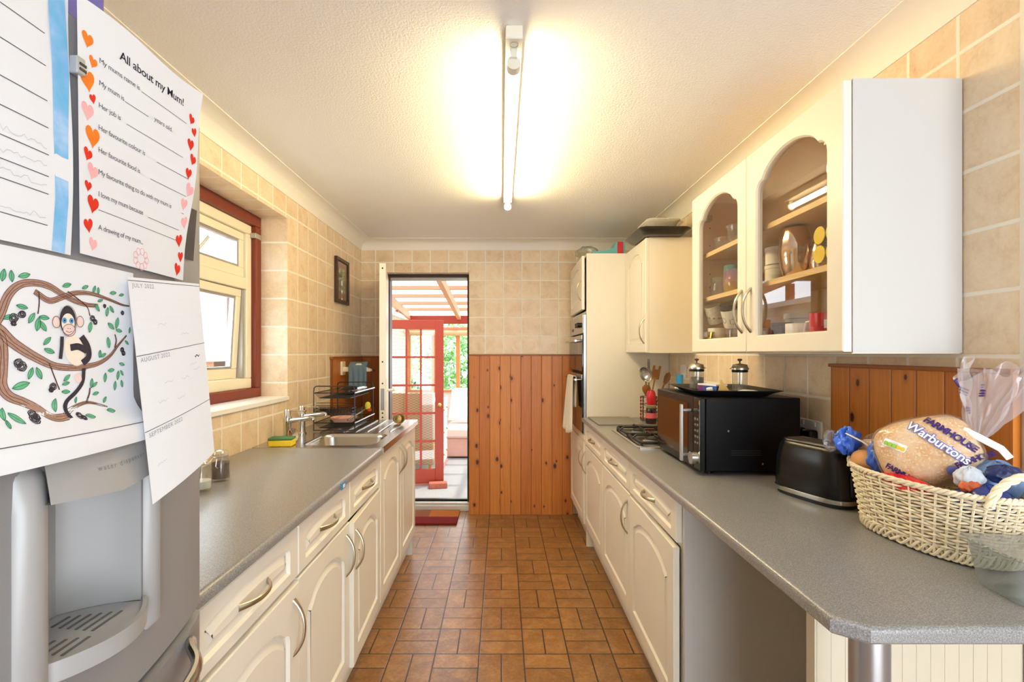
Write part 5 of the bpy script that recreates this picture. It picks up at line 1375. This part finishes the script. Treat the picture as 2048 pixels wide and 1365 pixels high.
# ---- bag of rolls with a blue twisted end
rb = thing('roll_bag', 'clear bag of bread rolls with bright blue twisted end, left in the basket', 'bread', (.99, 1.32, 1.07))
E = (Vector((1, 0, 0)), Vector((0, 1, 0)), Vector((0, 0, 1)))
superq(MB(), .045, .04, .034, 2.2, Vector((1.015, 1.30, 1.095)), E).build('roll', PM('crusty_roll', (206, 150, 92), .7, var=.2, vs=30, bump=.3), rb, ang=80)
superq(MB(), .034, .034, .028, 2.2, Vector((.972, 1.30, 1.075)), E).build('roll', PM('crusty_roll', (206, 150, 92), .7, var=.2, vs=30, bump=.3), rb, ang=80)
superq(MB(), .056, .05, .046, 2.2, Vector((1.02, 1.30, 1.102)), E, 40, 20, .012).build('bag', M_FILM, rb, ang=80)
M_BLUE = PM('bright_blue_film', (52, 104, 214), .25, var=.3, vs=35, spec=.7, bump=.6, bs=60)
def crumple(C, a, b, c, seed, amp):
    random.seed(seed); ph = [random.uniform(0, 6) for _ in range(6)]
    def f(s, t):
        la = PI * (t - .5) * .999; lo = 2 * PI * s
        k = 1 + amp * (math.sin(5 * lo + ph[0]) + .8 * math.sin(9 * lo + 4 * la + ph[1]) + .7 * math.sin(7 * la + 3 * lo + ph[2]) + .5 * math.sin(15 * lo - 5 * la + ph[3]))
        return Vector(C) + Vector((a * math.cos(la) * math.cos(lo), b * math.cos(la) * math.sin(lo), c * math.sin(la))) * k
    return MB().grid(f, 56, 28)
crumple((.978, 1.262, 1.092), .026, .02, .042, 3, .11).build('blue_end', M_BLUE, rb, ang=80)
crumple((.952, 1.345, 1.118), .030, .024, .032, 5, .13).build('blue_knot', M_BLUE, rb, ang=80)
MB().tube([(.938, 1.33, 1.142), (.958, 1.295, 1.125), (.972, 1.28, 1.11)], (.0015, .006), 8).build('bag_tie', M_CERW, rb)
crumple((.925, 1.37, 1.115), .022, .012, .026, 9, .10).build('loose_end', M_FILM, rb, ang=80)
o = crumple((.953, 1.155, 1.052), .030, .075, .018, 11, .05).build('red_packet', PM('glossy_red_film', (206, 24, 32), .3, var=.15, vs=40), None, ang=80); tag(o, 'red plastic packet squeezed between the loaf and the basket rim', 'packet')
o = crumple((1.045, 1.055, 1.035), .052, .05, .04, 13, .04).build('dark_blue_bag', PM('dark_blue_film', (28, 52, 132), .25, var=.35, vs=60, spec=.7, bump=.6, bs=70), None, ang=80); tag(o, 'dark blue plastic bread bag framed by the near rope handle', 'bag')
wb_ = thing('bread_bag', 'pale blue and navy bread bag with orange patch, right of the loaf', 'bag', (1.1, 1.09, 1.05))
crumple((1.098, 1.085, 1.075), .05, .05, .045, 17, .035).build('bag_body', PM('striped_blue_film', (98, 132, 178), .25, var=.4, vs=45, spec=.6, bump=.5, bs=60), wb_, ang=80)
crumple((1.085, 1.055, 1.098), .036, .024, .020, 19, .05).build('navy_patch', PM('navy_film', (26, 40, 92), .3, var=.3, vs=50), wb_, ang=80)
crumple((1.03, 1.075, 1.085), .028, .022, .024, 21, .06).build('white_patch', PM('white_film', (206, 216, 228), .3, var=.2, vs=60), wb_, ang=80)
crumple((1.018, 1.062, 1.070), .020, .014, .014, 23, .06).build('orange_patch', PM('orange_film', (214, 104, 60), .35, var=.3, vs=60), wb_, ang=80)
random.seed(11)
# clear plastic tray with green label at the right edge
pt = thing('plastic_punnet', 'clear plastic food tray with green label at near right corner', 'food tray', (1.0, .90, WZ), rz=-.12, world=False)
L = []
for z, w_, l in ((0, .15, .10), (.004, .16, .11), (.085, .185, .135), (.088, .20, .15), (.086, .20, .15)): L.append([(x, y, z) for x, y in rrect(w_, l, .025, 6)])
MB().loops(L, cap0=True).build('tray', glass_mat('punnet_plastic', (236, 240, 238), .10, .1, body=.14, bodycol=(200, 206, 204)), pt, ang=60)
MB().prism(rrect(.19, .14, .025, 6), lambda u, v, d: (u, v, d), .089, .0895).build('lid_film', M_FILM, pt)
def lab(a, b): return (lerp(-.07, .03, a), -.066 + .004 * b - .0 * a, lerp(.035, .082, b))
MB().grid(lab, 6, 4).build('green_label', PM('pale_green_label', (150, 184, 152), .6, var=.1), pt)
MB().prism(rrect(.06, .10, .01, 4, .05, 0), lambda u, v, d: (u, v, d), .0897, .0901).build('white_label', M_PAPER, pt)
# ------------------------------------------------------------------ things behind the cabinet glass
Z1, Z2, Z3 = 1.8055, 1.6105, 1.3805
def single(mb, name, label, cat, mat, group=None, ang=40, **k):
    return tag(mb.build(name, mat, None, ang=ang, **k), label, cat, group)
def tumbler(x, y, z, r, h, mat, belly=1.0):
    return MB().lathe([(0, 0), (r * .8, 0), (r * belly, h * .35), (r * .92, h), (r * .86, h), (r * belly - .002, h * .35), (r * .75, .004), (0, .004)], (x, y, z), 24)
def irid():
    t = NT('iridescent_glass'); t.n.remove(t.b); P, X = t.obj()
    c = t.ramp(t.math('DIVIDE', X[2], .12), [(0, lin((226, 206, 96))), (.35, lin((224, 190, 160))), (.6, lin((214, 170, 206))), (.95, lin((150, 206, 206)))])
    tr = t.new('ShaderNodeBsdfTransparent'); t.l.new(c, tr.inputs[0]); gl = t.new('ShaderNodeBsdfGlossy'); t.l.new(c, gl.inputs[0]); gl.inputs[1].default_value = .05
    mx = t.new('ShaderNodeMixShader'); mx.inputs[0].default_value = .25; t.l.new(tr.outputs[0], mx.inputs[1]); t.l.new(gl.outputs[0], mx.inputs[2]); df = t.new('ShaderNodeBsdfDiffuse'); t.l.new(c, df.inputs[0]); m2 = t.new('ShaderNodeMixShader'); m2.inputs[0].default_value = .28; t.l.new(mx.outputs[0], m2.inputs[1]); t.l.new(df.outputs[0], m2.inputs[2]); t.l.new(m2.outputs[0], t.out.inputs[0]); return t.m
M_IRID = irid()
single(MB().lathe([(0, 0), (.025, 0), (.048, .03), (.05, .06), (.047, .06), (.045, .03), (.022, .004), (0, .004)], (.985, 2.15, Z1), 24), 'glass_bowl', 'clear glass bowl on the top shelf behind the left glass door, further back', 'bowl', M_TGLASS)
single(MB().lathe([(0, 0), (.02, 0), (.04, .03), (.05, .085), (.047, .085), (.037, .03), (.018, .004), (0, .004)], (.985, 2.03, Z1), 24), 'glass_bowl', 'taller clear glass bowl on the top shelf behind the left glass door, nearer', 'bowl', M_TGLASS)
single(tumbler(.97, 2.17, Z2, .038, .085, 0, 1.12), 'stemless_glass', 'round clear tumbler at the left of the middle shelf', 'glass', M_TGLASS)
single(tumbler(.985, 2.09, Z2, .034, .125, 0), 'tall_tumbler', 'tall iridescent tumbler beside the round clear one', 'glass', M_IRID)
single(tumbler(.96, 2.01, Z2, .036, .095, 0, 1.1), 'stemless_glass', 'squat iridescent glass second from the left door edge', 'glass', M_IRID)
single(tumbler(1.0, 1.955, Z2, .034, .12, 0), 'tall_tumbler', 'tall iridescent tumbler nearest the middle of the cabinet', 'glass', M_IRID)
def mug(name, label, M, body, hmat=None, r=.038, h=.09, extra=None):
    t = thing(name, label, 'mug', tuple(M.to_translation()))
    MB().lathe([(0, 0), (r * .92, 0), (r, .006), (r, h), (r - .003, h), (r - .004, .008), (0, .006)], n=28).xf(M).build('mug_body', body, t, ang=40)
    MB().tube([(r - .003, 0, h * .78), (r + .018, 0, h * .76), (r + .026, 0, h * .5), (r + .016, 0, h * .24), (r - .003, 0, h * .2)], (.0045, .006), 8).xf(M).build('mug_handle', hmat or body, t)
    if extra: extra(t, M, r, h)
    return t
T = Matrix.Translation; RX = lambda a: Matrix.Rotation(a, 4, 'X'); RY = lambda a: Matrix.Rotation(a, 4, 'Y'); RZ = lambda a: Matrix.Rotation(a, 4, 'Z')
def spots(n, rad, mat, shape=7):
    def f(t, M, r, h):
        for i in range(n):
            a = i * 2.4; z = h * (.15 + .7 * ((i * .618) % 1)); m = MB()
            P = [(rad * math.cos(b), rad * math.sin(b)) for b in [2 * PI * k / shape for k in range(shape)]]
            m.flat(P, lambda u, v, d: ((r + .0006) * math.cos(a + u / r), (r + .0006) * math.sin(a + u / r), z + v)); m.xf(M).build('printed_spot', mat, t, normals=False)
    return f
M_GOLD = PM('gold_lustre', (190, 150, 70), .25, .9)
mug('mug', 'white mug with gold handle low behind the left glass door', T((.955, 2.165, Z3)) @ RZ(-2.4), M_CERW, M_GOLD)
mug('mug', 'patterned white mug tipped over on top of the gold handled mug', T((.965, 2.195, Z3 + .118)) @ RX(.25) @ RY(-.35), PM('patterned_ceramic', (222, 216, 200), .3, var=.3, vs=90), None, .034, .08, spots(14, .005, PM('grey_print2', (150, 150, 140), .5)))
fm = mug('mug', 'football patterned mug with black lid perched on a glass', T((.975, 2.045, Z3 + .094)) @ RX(.2) @ RY(-.3), M_CERW, None, .04, .075, spots(9, .013, M_BLACK, 5))
MB().lathe([(0, .02), (.041, .018), (.043, 0), (.040, 0), (0, .015)], n=24).xf(T((.951, 2.03, Z3 + .17)) @ RX(.2) @ RY(-.3)).build('mug_lid', M_BLACK, fm)
single(tumbler(.975, 2.045, Z3, .035, .088, 0), 'tumbler', 'clear glass tumbler under the football mug', 'glass', M_TGLASS)
single(tumbler(.965, 1.955, Z3, .034, .10, 0), 'tumbler', 'clear glass tumbler right of the football mug', 'glass', M_TGLASS)
# right door, middle shelf
single(MB().lathe([(0, 0), (.04, 0), (.042, .006), (.042, .068), (.044, .07), (.044, .082), (0, .086)], (1.05, 1.86, Z2), 24), 'canister', 'white canister at the back of middle shelf, lower of two stacked', 'canister', M_CERW)
single(MB().lathe([(0, 0), (.04, 0), (.041, .006), (.041, .05), (.043, .052), (.043, .064), (0, .068)], (1.05, 1.86, Z2 + .0865), 24), 'canister', 'white canister stacked on top of another beside the copper vase', 'canister', M_CERW)
M_COPPER = PM('rose_gold', (232, 204, 178), .12, 1.0, var=.02)
single(MB().lathe([(0, 0), (.030, 0), (.042, .03), (.05, .085), (.046, .13), (.037, .168), (.034, .168), (.043, .13), (.047, .085), (.038, .03), (0, .006)], (.985, 1.64, Z2), 32), 'copper_vase', 'shiny rose gold vase on the middle shelf behind right glass door', 'vase', M_COPPER)
single(MB().lathe([(0, 0), (.02, 0), (.028, .03), (.03, .06), (.022, .10), (.018, .112), (.015, .112), (0, .1)], (1.03, 1.585, Z2), 24), 'copper_jug', 'small copper jug right of the large rose gold vase', 'jug', M_COPPER)
single(MB().lathe([(0, 0), (.05, 0), (.07, .008), (.072, .01), (.05, .004), (0, .003)], (1.06, 1.50, Z2), 28), 'side_plate', 'white side plate lying on the middle shelf at right', 'plate', M_CERW)
M_YEL = PM('yellow_glaze', (232, 204, 50), .3)
for i, (y, z, lab) in enumerate(((1.468, Z2 + .047, 'lower left'), (1.468, Z2 + .104, 'upper left'), (1.412, Z2 + .047, 'lower right'), (1.412, Z2 + .104, 'upper right'))):
    t = thing('egg_cup', 'grey cup with bright yellow inside, %s of the stack of four on their sides' % lab, 'cup', (.98, y, z), group='yellow lined cups on their sides')
    M = T((.955, y, z)) @ RY(PI / 2)
    MB().lathe([(.0262, 0), (.027, .001), (.026, .05), (.018, .07), (0, .072)], n=24).xf(M).build('cup_body', PM('grey_glaze', (150, 148, 140), .3), t)
    MB().lathe([(.0262, -.0006), (.022, .016), (.012, .024), (0, .026)], n=24).xf(M).build('yellow_lining', M_YEL, t, normals=False)
# right door, bottom shelf
mug('mug', 'white mug with black spots at the left behind the right glass door', T((.962, 1.775, Z3)) @ RZ(-1.2), M_CERW, None, .034, .07, spots(26, .0032, M_BLACK, 8))
single(MB().lathe([(0, 0), (.05, 0), (.058, .10), (.062, .102), (.062, .12), (.058, .122), (0, .122)], (1.07, 1.73, Z3), 28), 'plastic_tub', 'large white lidded tub at the back of the bottom shelf', 'tub', PM('white_tub', (228, 226, 214), .4))
mug('mug', 'black and yellow mug in front of the white tub', T((.975, 1.695, Z3)) @ RZ(-1.6), M_BLACK, M_YEL, .036, .085, spots(10, .006, M_YEL, 8))
mug('mug', 'white mug with grey lettering and handle, right of centre on the bottom shelf', T((.96, 1.575, Z3)) @ RZ(-1.3), M_CERW, None, .04, .075, spots(16, .004, PM('grey_print2', (150, 150, 140), .5), 4))
mug('mug', 'small pale grey mug with pattern between black and lettered mugs', T((1.06, 1.60, Z3)) @ RZ(-1.9), PM('pale_grey_glaze', (186, 190, 190), .3, var=.2, vs=120), None, .034, .08)
mug('mug', 'red mug with white handle at the right edge of bottom shelf', T((.968, 1.462, Z3)) @ RZ(1.9), PM('red_glaze', (200, 40, 44), .2), M_CERW, .04, .10)

# ------------------------------------------------------------------ on top of the cabinets
def roaster(name, label, z, x0, x1, y0, y1, h, mat):
    L = []; cx, cy = (x0 + x1) / 2, (y0 + y1) / 2; w_, l = x1 - x0, y1 - y0
    for zz, s in ((0, .055), (.004, .032), (h * .8, .012), (h, 0), (h + .004, .001), (h + .004, .008), (h * .8, .018), (.008, .05)): L.append([(x, y, z + zz) for x, y in rrect(w_ - 2 * s, l - 2 * s, .04, 5, cx, cy)])
    o = MB().loops(L, cap0=True, cap1=True).build(name, mat, None, ang=40); return tag(o, label, 'baking tray')
M_ENAM = PM('dark_enamel', (34, 32, 30), .3, .3, var=.1)
roaster('roasting_tin', 'black roasting tin overhanging the wall cabinet, lowest of the stack', 2.0635, .81, 1.12, 2.85, 3.24, .032, M_ENAM)
roaster('baking_tray', 'dark baking tray nested in the roasting tin on the wall cabinet', 2.070, .82, 1.112, 2.86, 3.23, .032, PM('worn_tin', (86, 80, 72), .35, .7, var=.3, vs=30))
roaster('glass_dish', 'clear glass oven dish stacked on the baking trays', 2.081, .86, 1.09, 2.89, 3.18, .062, M_TGLASS)
roaster('foil_tray', 'crinkled pale foil tray on top of the glass dish', 2.092, .872, 1.078, 2.905, 3.16, .07, PM('foil', (222, 216, 200), .4, .15, var=.2, vs=60, bump=.8, bs=60))
o = MB().lathe([(0, .02), (.07, .012), (.095, 0), (.1, .004), (.07, .018), (0, .027)], (.975, 3.03, 2.168), 28).build('casserole_cover', M_TGLASS, None); tag(o, 'glass casserole lid topmost of the stack on the wall cabinet', 'lid')
cb = thing('carton', 'turquoise and red carton lying on top of the oven tower', 'box', (.78, 3.62, 2.063))
MB().prism([(.66, 2.063), (.90, 2.063), (.90, 2.172), (.835, 2.172), (.82, 2.13), (.76, 2.108), (.66, 2.10)], lambda u, v, d: (u, 3.55 + d, v), 0, .16).build('turquoise_box', PM('turquoise_card', (110, 182, 190), .5, var=.08), cb)
MB().box(.842, .884, 3.548, 3.55, 2.064, 2.171).build('red_panel', PM('red_card', (206, 50, 62), .5, var=.1), cb)

o = crumple((.645, 3.66, 2.112), .085, .07, .045, 31, .07).build('plastic_bag', glass_mat('cloudy_film', (240, 242, 238), .10, .15, body=.10, bodycol=(200, 204, 190), edge=.5), None, ang=80); tag(o, 'crumpled clear plastic bag beside the turquoise carton on the oven tower', 'bag')
o = MB().prism(rrect(.12, .2, .02, 4, .98, 3.62), lambda u, v, d: (u, v, d), 2.063, 2.082).build('black_tray', M_BLACK_M, None); tag(o, 'flat black tray behind the turquoise carton on the oven tower', 'tray')
# ------------------------------------------------------------------ conservatory beyond the doorway
FZ = -.20; CX0, CX1, CY0, CY1 = -1.62, 1.9, 4.37, 8.3
def carpet_mat():
    t = NT('pale_carpet'); P, X = t.pos(); f = t.noise(P, 60, 4, .7); g = t.noise(P, 320, 2)
    t.fin(t.mix(t.math('MULTIPLY_ADD', g, .4, t.math('MULTIPLY', f, .6)), lin((104, 106, 108)), lin((188, 188, 186))), .9, 0, .1)
    t.bump(g, .6, .003); return t.m
S('floor_conservatory', MB().box(CX0, CX1, CY0, CY1, FZ - .1, FZ), carpet_mat(), smooth=False)
def wbrick():
    t = NT('white_painted_brick'); P, X = t.pos()
    b = t.new('ShaderNodeTexBrick'); t.put(b.inputs['Vector'], t.comb(X[1], X[2], 0)); b.inputs['Scale'].default_value = 4.4
    b.inputs['Color1'].default_value = lin((222, 212, 202)); b.inputs['Color2'].default_value = lin((206, 194, 182)); b.inputs['Mortar'].default_value = lin((166, 150, 138))
    b.inputs['Mortar Size'].default_value = .012
    t.fin(b.outputs[0], .8); t.bump(b.outputs['Fac'], .5, -.005); return t.m
M_WB = wbrick()
S('wall_conservatory_left', MB().box(CX0 - .1, CX0, CY0, CY1, FZ, 1.92), M_WB, smooth=False)
S('wall_conservatory_back', MB().box(CX0, CX1, CY1, CY1 + .1, FZ, .70), PM('white_dado', (236, 232, 226), .6), smooth=False)
S('wall_conservatory_right', MB().box(CX1, CX1 + .1, CY0, CY1, FZ, 1.95), PM('white_dado', (236, 232, 226), .6), smooth=False)
RT = lambda y: 2.32 - .0966 * (y - 4.25)      # underside of the sloping rafters
roof = thing('roof', 'lean-to conservatory roof of clear sheets on timber rafters', 'roof', (0, 6.3, 2.2)); roof['kind'] = 'structure'
for x in (-1.58, -.72, .14, 1.0):
    m = MB(); m.loops([[(x - .03, y, RT(y) - .0), (x + .03, y, RT(y) - .0), (x + .03, y, RT(y) + .12), (x - .03, y, RT(y) + .12)] for y in (4.38, CY1 + .15)], cap0=True, cap1=True)
    m.build('rafter', M_TIMBER, roof)
for i in range(8):
    y = 4.5 + i * .52; z = RT(y) + .121; MB().box(CX0 - .1, CX1, y - .035, y + .035, z, z + .05).build('batten', M_TIMBER, roof)
M_ROOFS = glass_mat('clear_corrugated_sheet', (206, 206, 206), .03, .2, body=.15, bodycol=(240, 240, 238), edge=.3)
m = MB().grid(lambda a, b: (lerp(CX0 - .15, CX1 + .1, a), lerp(4.37, CY1 + .2, b), RT(lerp(4.37, CY1 + .2, b)) + .18 + .008 * math.sin(a * 220)), 200, 2); m.build('roof_sheet', M_ROOFS, roof)
for y in (4.9, 5.75, 6.6, 7.45):
    MB().box(CX0 - .03, CX0 + .03, y - .045, y + .045, 1.98, RT(y) - .001).build('red_stud', M_REDPAINT, roof)
MB().box(CX0 - .05, CX0 + .05, CY0, CY1, 1.92, 1.98).build('wall_plate', PM('white_plate', (232, 224, 214), .6), roof)
MB().box(CX0, CX1, CY1, CY1 + .08, 1.86, 2.0).build('red_beam', M_REDPAINT, roof)
MB().box(CX0, CX1, CY1 - .02, CY1 + .08, 1.74, 1.80).build('window_head', M_TIMBER, roof)
w2 = thing('window_2', 'timber framed conservatory windows facing the garden', 'window', (0, CY1, .7)); w2['kind'] = 'structure'
M_OAK = PM('orange_timber', (206, 132, 72), .5, var=.15, vs=30)
for x in (-1.58, -1.16, -.74, -.1, .6, 1.3):
    MB().box(x - .035, x + .035, CY1 + .0, CY1 + .07, .74, 1.74).build('mullion', M_OAK, w2, bevel=.004)
MB().box(CX0, CX1, CY1 - .03, CY1 + .08, .70, .74).build('window_board', M_OAK, w2)
MB().box(CX0, CX1, CY1 + .03, CY1 + .034, .74, 1.74).build('pane', M_GLASS, w2, smooth=False)
o = MB().tube([(-1.55, CY1 - .05, 1.70), (1.6, CY1 - .05, 1.70)], .045, 14).build('roller_blind', PM('bamboo', (204, 170, 128), .7, var=.25, vs=60), None); tag(o, 'rolled bamboo blind above the conservatory windows', 'blind')
# red glazed door
RD = thing('glazed_door', 'brick red glazed door with fifteen panes standing open in the conservatory', 'door', (-1.36, 5.70, FZ), rz=math.radians(9), world=False)
DW, DH = .68, 1.95; dz = .03
m = MB(); cols = [.095 + i * (.49 / 3) for i in range(4)]; rows = [.20 + i * (1.64 / 5) for i in range(6)]
m.box(0, .082, -.02, .02, dz, DH).box(DW - .10, DW, -.02, .02, dz, DH)
m.box(.082, DW - .10, -.02, .02, dz, .19).box(.082, DW - .10, -.02, .02, DH - .105, DH)
for i in (1, 2):
    x = .082 + (DW - .182) * i / 3; m.box(x - .012, x + .012, -.015, .015, .19, DH - .105)
for i in (1, 2, 3, 4):
    z = .19 + (DH - .295) * i / 5; m.box(.082, DW - .10, -.0151, .0151, z - .012, z + .012)
m.build('door_frame', M_REDPAINT, RD, bevel=.003)
for c in range(3):
    for r in range(5):
        a = .082 + (DW - .182) * c / 3; b = .19 + (DH - .295) * r / 5
        MB().box(a + .013, a + (DW - .182) / 3 - .013, -.003, .003, b + .013, b + (DH - .295) / 5 - .013).build('pane', M_GLASS, RD, smooth=False)
MB().lathe([(.012, 0), (.008, .02), (.022, .03), (.025, .045), (.015, .055), (0, .057)], n=18).xf(T((DW - .05, -.02, .95)) @ RX(PI / 2)).build('door_knob', PM('brass', (200, 164, 92), .25, .9), RD)
MB().box(0, DW, -.018, .018, .0, .028).build('weather_bar', PM('dusty_red', (176, 104, 92), .6), RD)
bk = MB().box(-.105, .105, -.05, .05, 0, .065).xf(T((-.735, 5.66, FZ)) @ RZ(.15)).build('brick', PM('worn_red_brick', (168, 96, 76), .9, var=.3, vs=30, bump=.6, bs=60), None, bevel=.008); tag(bk, 'single red brick propping the red glazed door', 'brick')
# furniture
ch = thing('chest_of_drawers', 'white chest of drawers half hidden behind the red glazed door', 'chest of drawers', (-1.05, 6.72, FZ))
MB().box(-1.35, -.80, 6.38, 7.08, FZ + .03, .72).build('carcass', PM('white_chest', (238, 234, 228), .5), ch, bevel=.004)
for z in (FZ + .06, FZ + .36, FZ + .66):
    if z < .6:
        d = MB().box(-.80, -.785, 6.40, 7.06, z, z + .27).build('drawer', PM('white_chest', (238, 234, 228), .5), ch, bevel=.003)
        for y in (6.55, 6.91): MB().lathe([(.006, 0), (.016, .014), (.012, .024), (0, .026)], n=14).xf(T((-.785, y, z + .14)) @ RY(PI / 2)).build('knob', PM('brass', (200, 164, 92), .25, .9), d)
MB().box(-1.36, -.78, 6.37, 7.09, FZ, FZ + .03).build('pink_plinth', PM('dusty_pink', (206, 150, 140), .6), ch)
def wick():
    t = NT('woven_cane'); P, X = t.pos(); a = t.math('SINE', t.math('MULTIPLY', X[2], 200)); b = t.math('SINE', t.math('MULTIPLY', X[0], 90))
    t.fin(t.mix(t.math('MULTIPLY_ADD', t.math('MULTIPLY', a, b), .5, .5), lin((150, 108, 72)), lin((206, 166, 124))), .7); return t.m
wk = thing('cane_screen', 'woven cane chair back seen through the lower panes of the red door', 'chair', (-1.15, 6.15, FZ))
MB().box(-1.5, -.86, 6.12, 6.18, FZ + .16, .86).build('woven_back', wick(), wk, bevel=.01)
MB().box(-1.5, -.86, 6.18, 6.36, FZ + .16, FZ + .4).build('seat_box', wick(), wk, bevel=.01)
for x in (-1.46, -.90): MB().cyl((x, 6.16, FZ), (x, 6.16, FZ + .16), .02, 10).build('leg', M_OAK, wk)
sf = thing('sofa', 'pink valanced sofa with white throw below the conservatory windows', 'sofa', (-.2, 7.6, FZ))
PK = PM('dusty_pink_cloth', (214, 168, 156), .9, var=.08); WT = PM('white_throw', (240, 238, 236), .9, var=.02)
MB().box(-.82, .9, 7.25, 7.95, FZ + .02, FZ + .30).build('valance', PK, sf, bevel=.015)
MB().box(-.84, .92, 7.20, 7.95, FZ + .30, FZ + .46).build('seat_cushion', PM('pale_pink_cloth', (232, 200, 190), .9, var=.05), sf, bevel=.04)
MB().box(-.82, .9, 7.95, 8.2, FZ + .02, FZ + .98).build('backrest', WT, sf, bevel=.05)
def pillow(name, lab, x, y, z, w_, h, t_, mat, tilt):
    def f(s, t):
        u = lerp(-1, 1, s); v = lerp(-1, 1, t); return (u * w_, v * h)
    m = MB()
    for sg in (-1, 1): m.grid(lambda a, b: (lerp(-w_, w_, a), sg * t_ * (max(0, 1 - (2 * a - 1) ** 4) * max(0, 1 - (2 * b - 1) ** 4)) ** .5, lerp(-h, h, b)), 14, 14)
    o = m.xf(T((x, y, z)) @ RX(-.35) @ RY(tilt)).build(name, mat, None, ang=60); return tag(o, lab, 'cushion')
pillow('cushion', 'white cushion leaning at the left of the pink sofa', -.62, 7.72, FZ + .68, .20, .20, .07, WT, .1)
pillow('cushion', 'patterned cream cushion beside the white cushion on the sofa', -.20, 7.66, FZ + .67, .17, .20, .07, PM('patterned_cream', (226, 206, 182), .9, var=.25, vs=24), -.15)
# ------------------------------------------------------------------ garden
S('floor_garden', MB().box(-9, 7, 8.45, 22, FZ - .25, FZ - .1), PM('lawn', (120, 150, 84), .95, var=.3, vs=6), smooth=False)
S('floor_yard', MB().box(-9, -1.75, -3, 8.4, FZ - .25, FZ - .1), PM('yard_concrete', (190, 186, 178), .9, var=.1, vs=4), smooth=False)
def shrub(name, label, cat, x, y, h, r, cols, n, seed, trunk=True):
    random.seed(seed); t = thing(name, label, cat, (x, y, FZ - .1)); m = MB()
    for i in range(n):
        a = random.uniform(0, 2 * PI); v = random.uniform(-1, 1); q = random.uniform(.55, 1.0) ** .5; s = math.sqrt(1 - v * v)
        bump = 1 + .25 * math.sin(3 * a + seed) * math.cos(4 * v)
        p = Vector((x + r * q * s * math.cos(a) * bump, y + r * q * s * math.sin(a) * bump, FZ - .1 + h * .58 + h * .42 * q * v * bump))
        d = Vector((random.uniform(-1, 1), random.uniform(-1, 1), random.uniform(-.6, .6))).normalized(); e = d.orthogonal().normalized(); l = random.uniform(.05, .09)
        k = len(m.v); m.v += [tuple(p - d * l), tuple(p + e * l * .45), tuple(p + d * l), tuple(p - e * l * .45)]; m.f.append((k, k + 1, k + 2, k + 3)); m.mi.append(0)
    m.build('foliage', PM('leaf_%d' % seed, cols, .6, var=.45, vs=3), t, smooth=False, normals=False)
    if trunk: MB().tube([(x, y, FZ - .1), (x + .03, y, FZ + h * .3), (x, y, FZ + h * .6)], [.06, .045, .03], 8).build('trunk', PM('bark', (104, 82, 64), .9, var=.2), t)
shrub('garden_tree', 'green leafy tree beyond the right conservatory window', 'tree', -1.0, 11.6, 2.5, .8, (104, 156, 84), 2600, 41)
shrub('garden_shrub', 'yellow green shrub beyond the red glazed door panes', 'shrub', -2.75, 10.7, 1.7, .55, (176, 188, 92), 1500, 42)
shrub('garden_shrub', 'dark low green shrub at the foot of the garden tree', 'shrub', -1.9, 9.6, 1.15, .32, (74, 120, 76), 1000, 43)
shrub('garden_tree', 'pale green tree further back in the garden', 'tree', -3.4, 15.5, 2.8, 1.1, (150, 184, 120), 1800, 44)
# ------------------------------------------------------------------ outbuilding seen through the kitchen window
OB = thing('outbuilding', 'brick and dark timber outbuilding seen through the kitchen window', 'outbuilding', (-3.2, 4.6, FZ - .1))
def obrick():
    t = NT('red_orange_brick'); P, X = t.pos()
    b = t.new('ShaderNodeTexBrick'); t.put(b.inputs['Vector'], t.comb(X[1], X[2], 0)); b.inputs['Scale'].default_value = 4.4
    b.inputs['Color1'].default_value = lin((214, 150, 118)); b.inputs['Color2'].default_value = lin((190, 118, 92)); b.inputs['Mortar'].default_value = lin((200, 186, 172)); b.inputs['Mortar Size'].default_value = .02
    t.fin(b.outputs[0], .9); return t.m
MB().box(-3.5, -2.72, 2.6, 4.62, FZ - .1, 1.28).build('brick_wall', obrick(), OB, smooth=False)
MB().box(-3.5, -2.72, 4.625, 6.4, FZ - .1, 1.28).build('timber_panel', PM('dark_brown_boards', (88, 56, 52), .7, var=.2, vs=10), OB, smooth=False)
MB().box(-3.5, -2.66, 2.55, 6.45, 1.282, 1.345).build('window_sill', PM('grey_sill', (176, 168, 166), .6), OB)
for y in (3.0, 3.7, 4.36, 5.02, 5.7): MB().box(-2.8, -2.72, y - .04, y + .04, 1.346, 1.98).build('post', PM('brown_post', (126, 76, 64), .6), OB)
MB().box(-2.77, -2.765, 2.6, 6.4, 1.346, 1.98).build('pane', glass_mat('milky_glass', (250, 250, 250), .06, .1, body=.12, bodycol=(240, 236, 232)), OB)
MB().prism([(-3.6, 2.3), (-2.55, 1.985), (-2.55, 2.07), (-3.6, 2.40)], lambda u, v, d: (u, d, v), 2.5, 6.5).build('roof', PM('dark_felt', (74, 72, 78), .8), OB)
random.seed(5)
for o in bpy.data.objects:
    if '_w' in o: del o['_w']
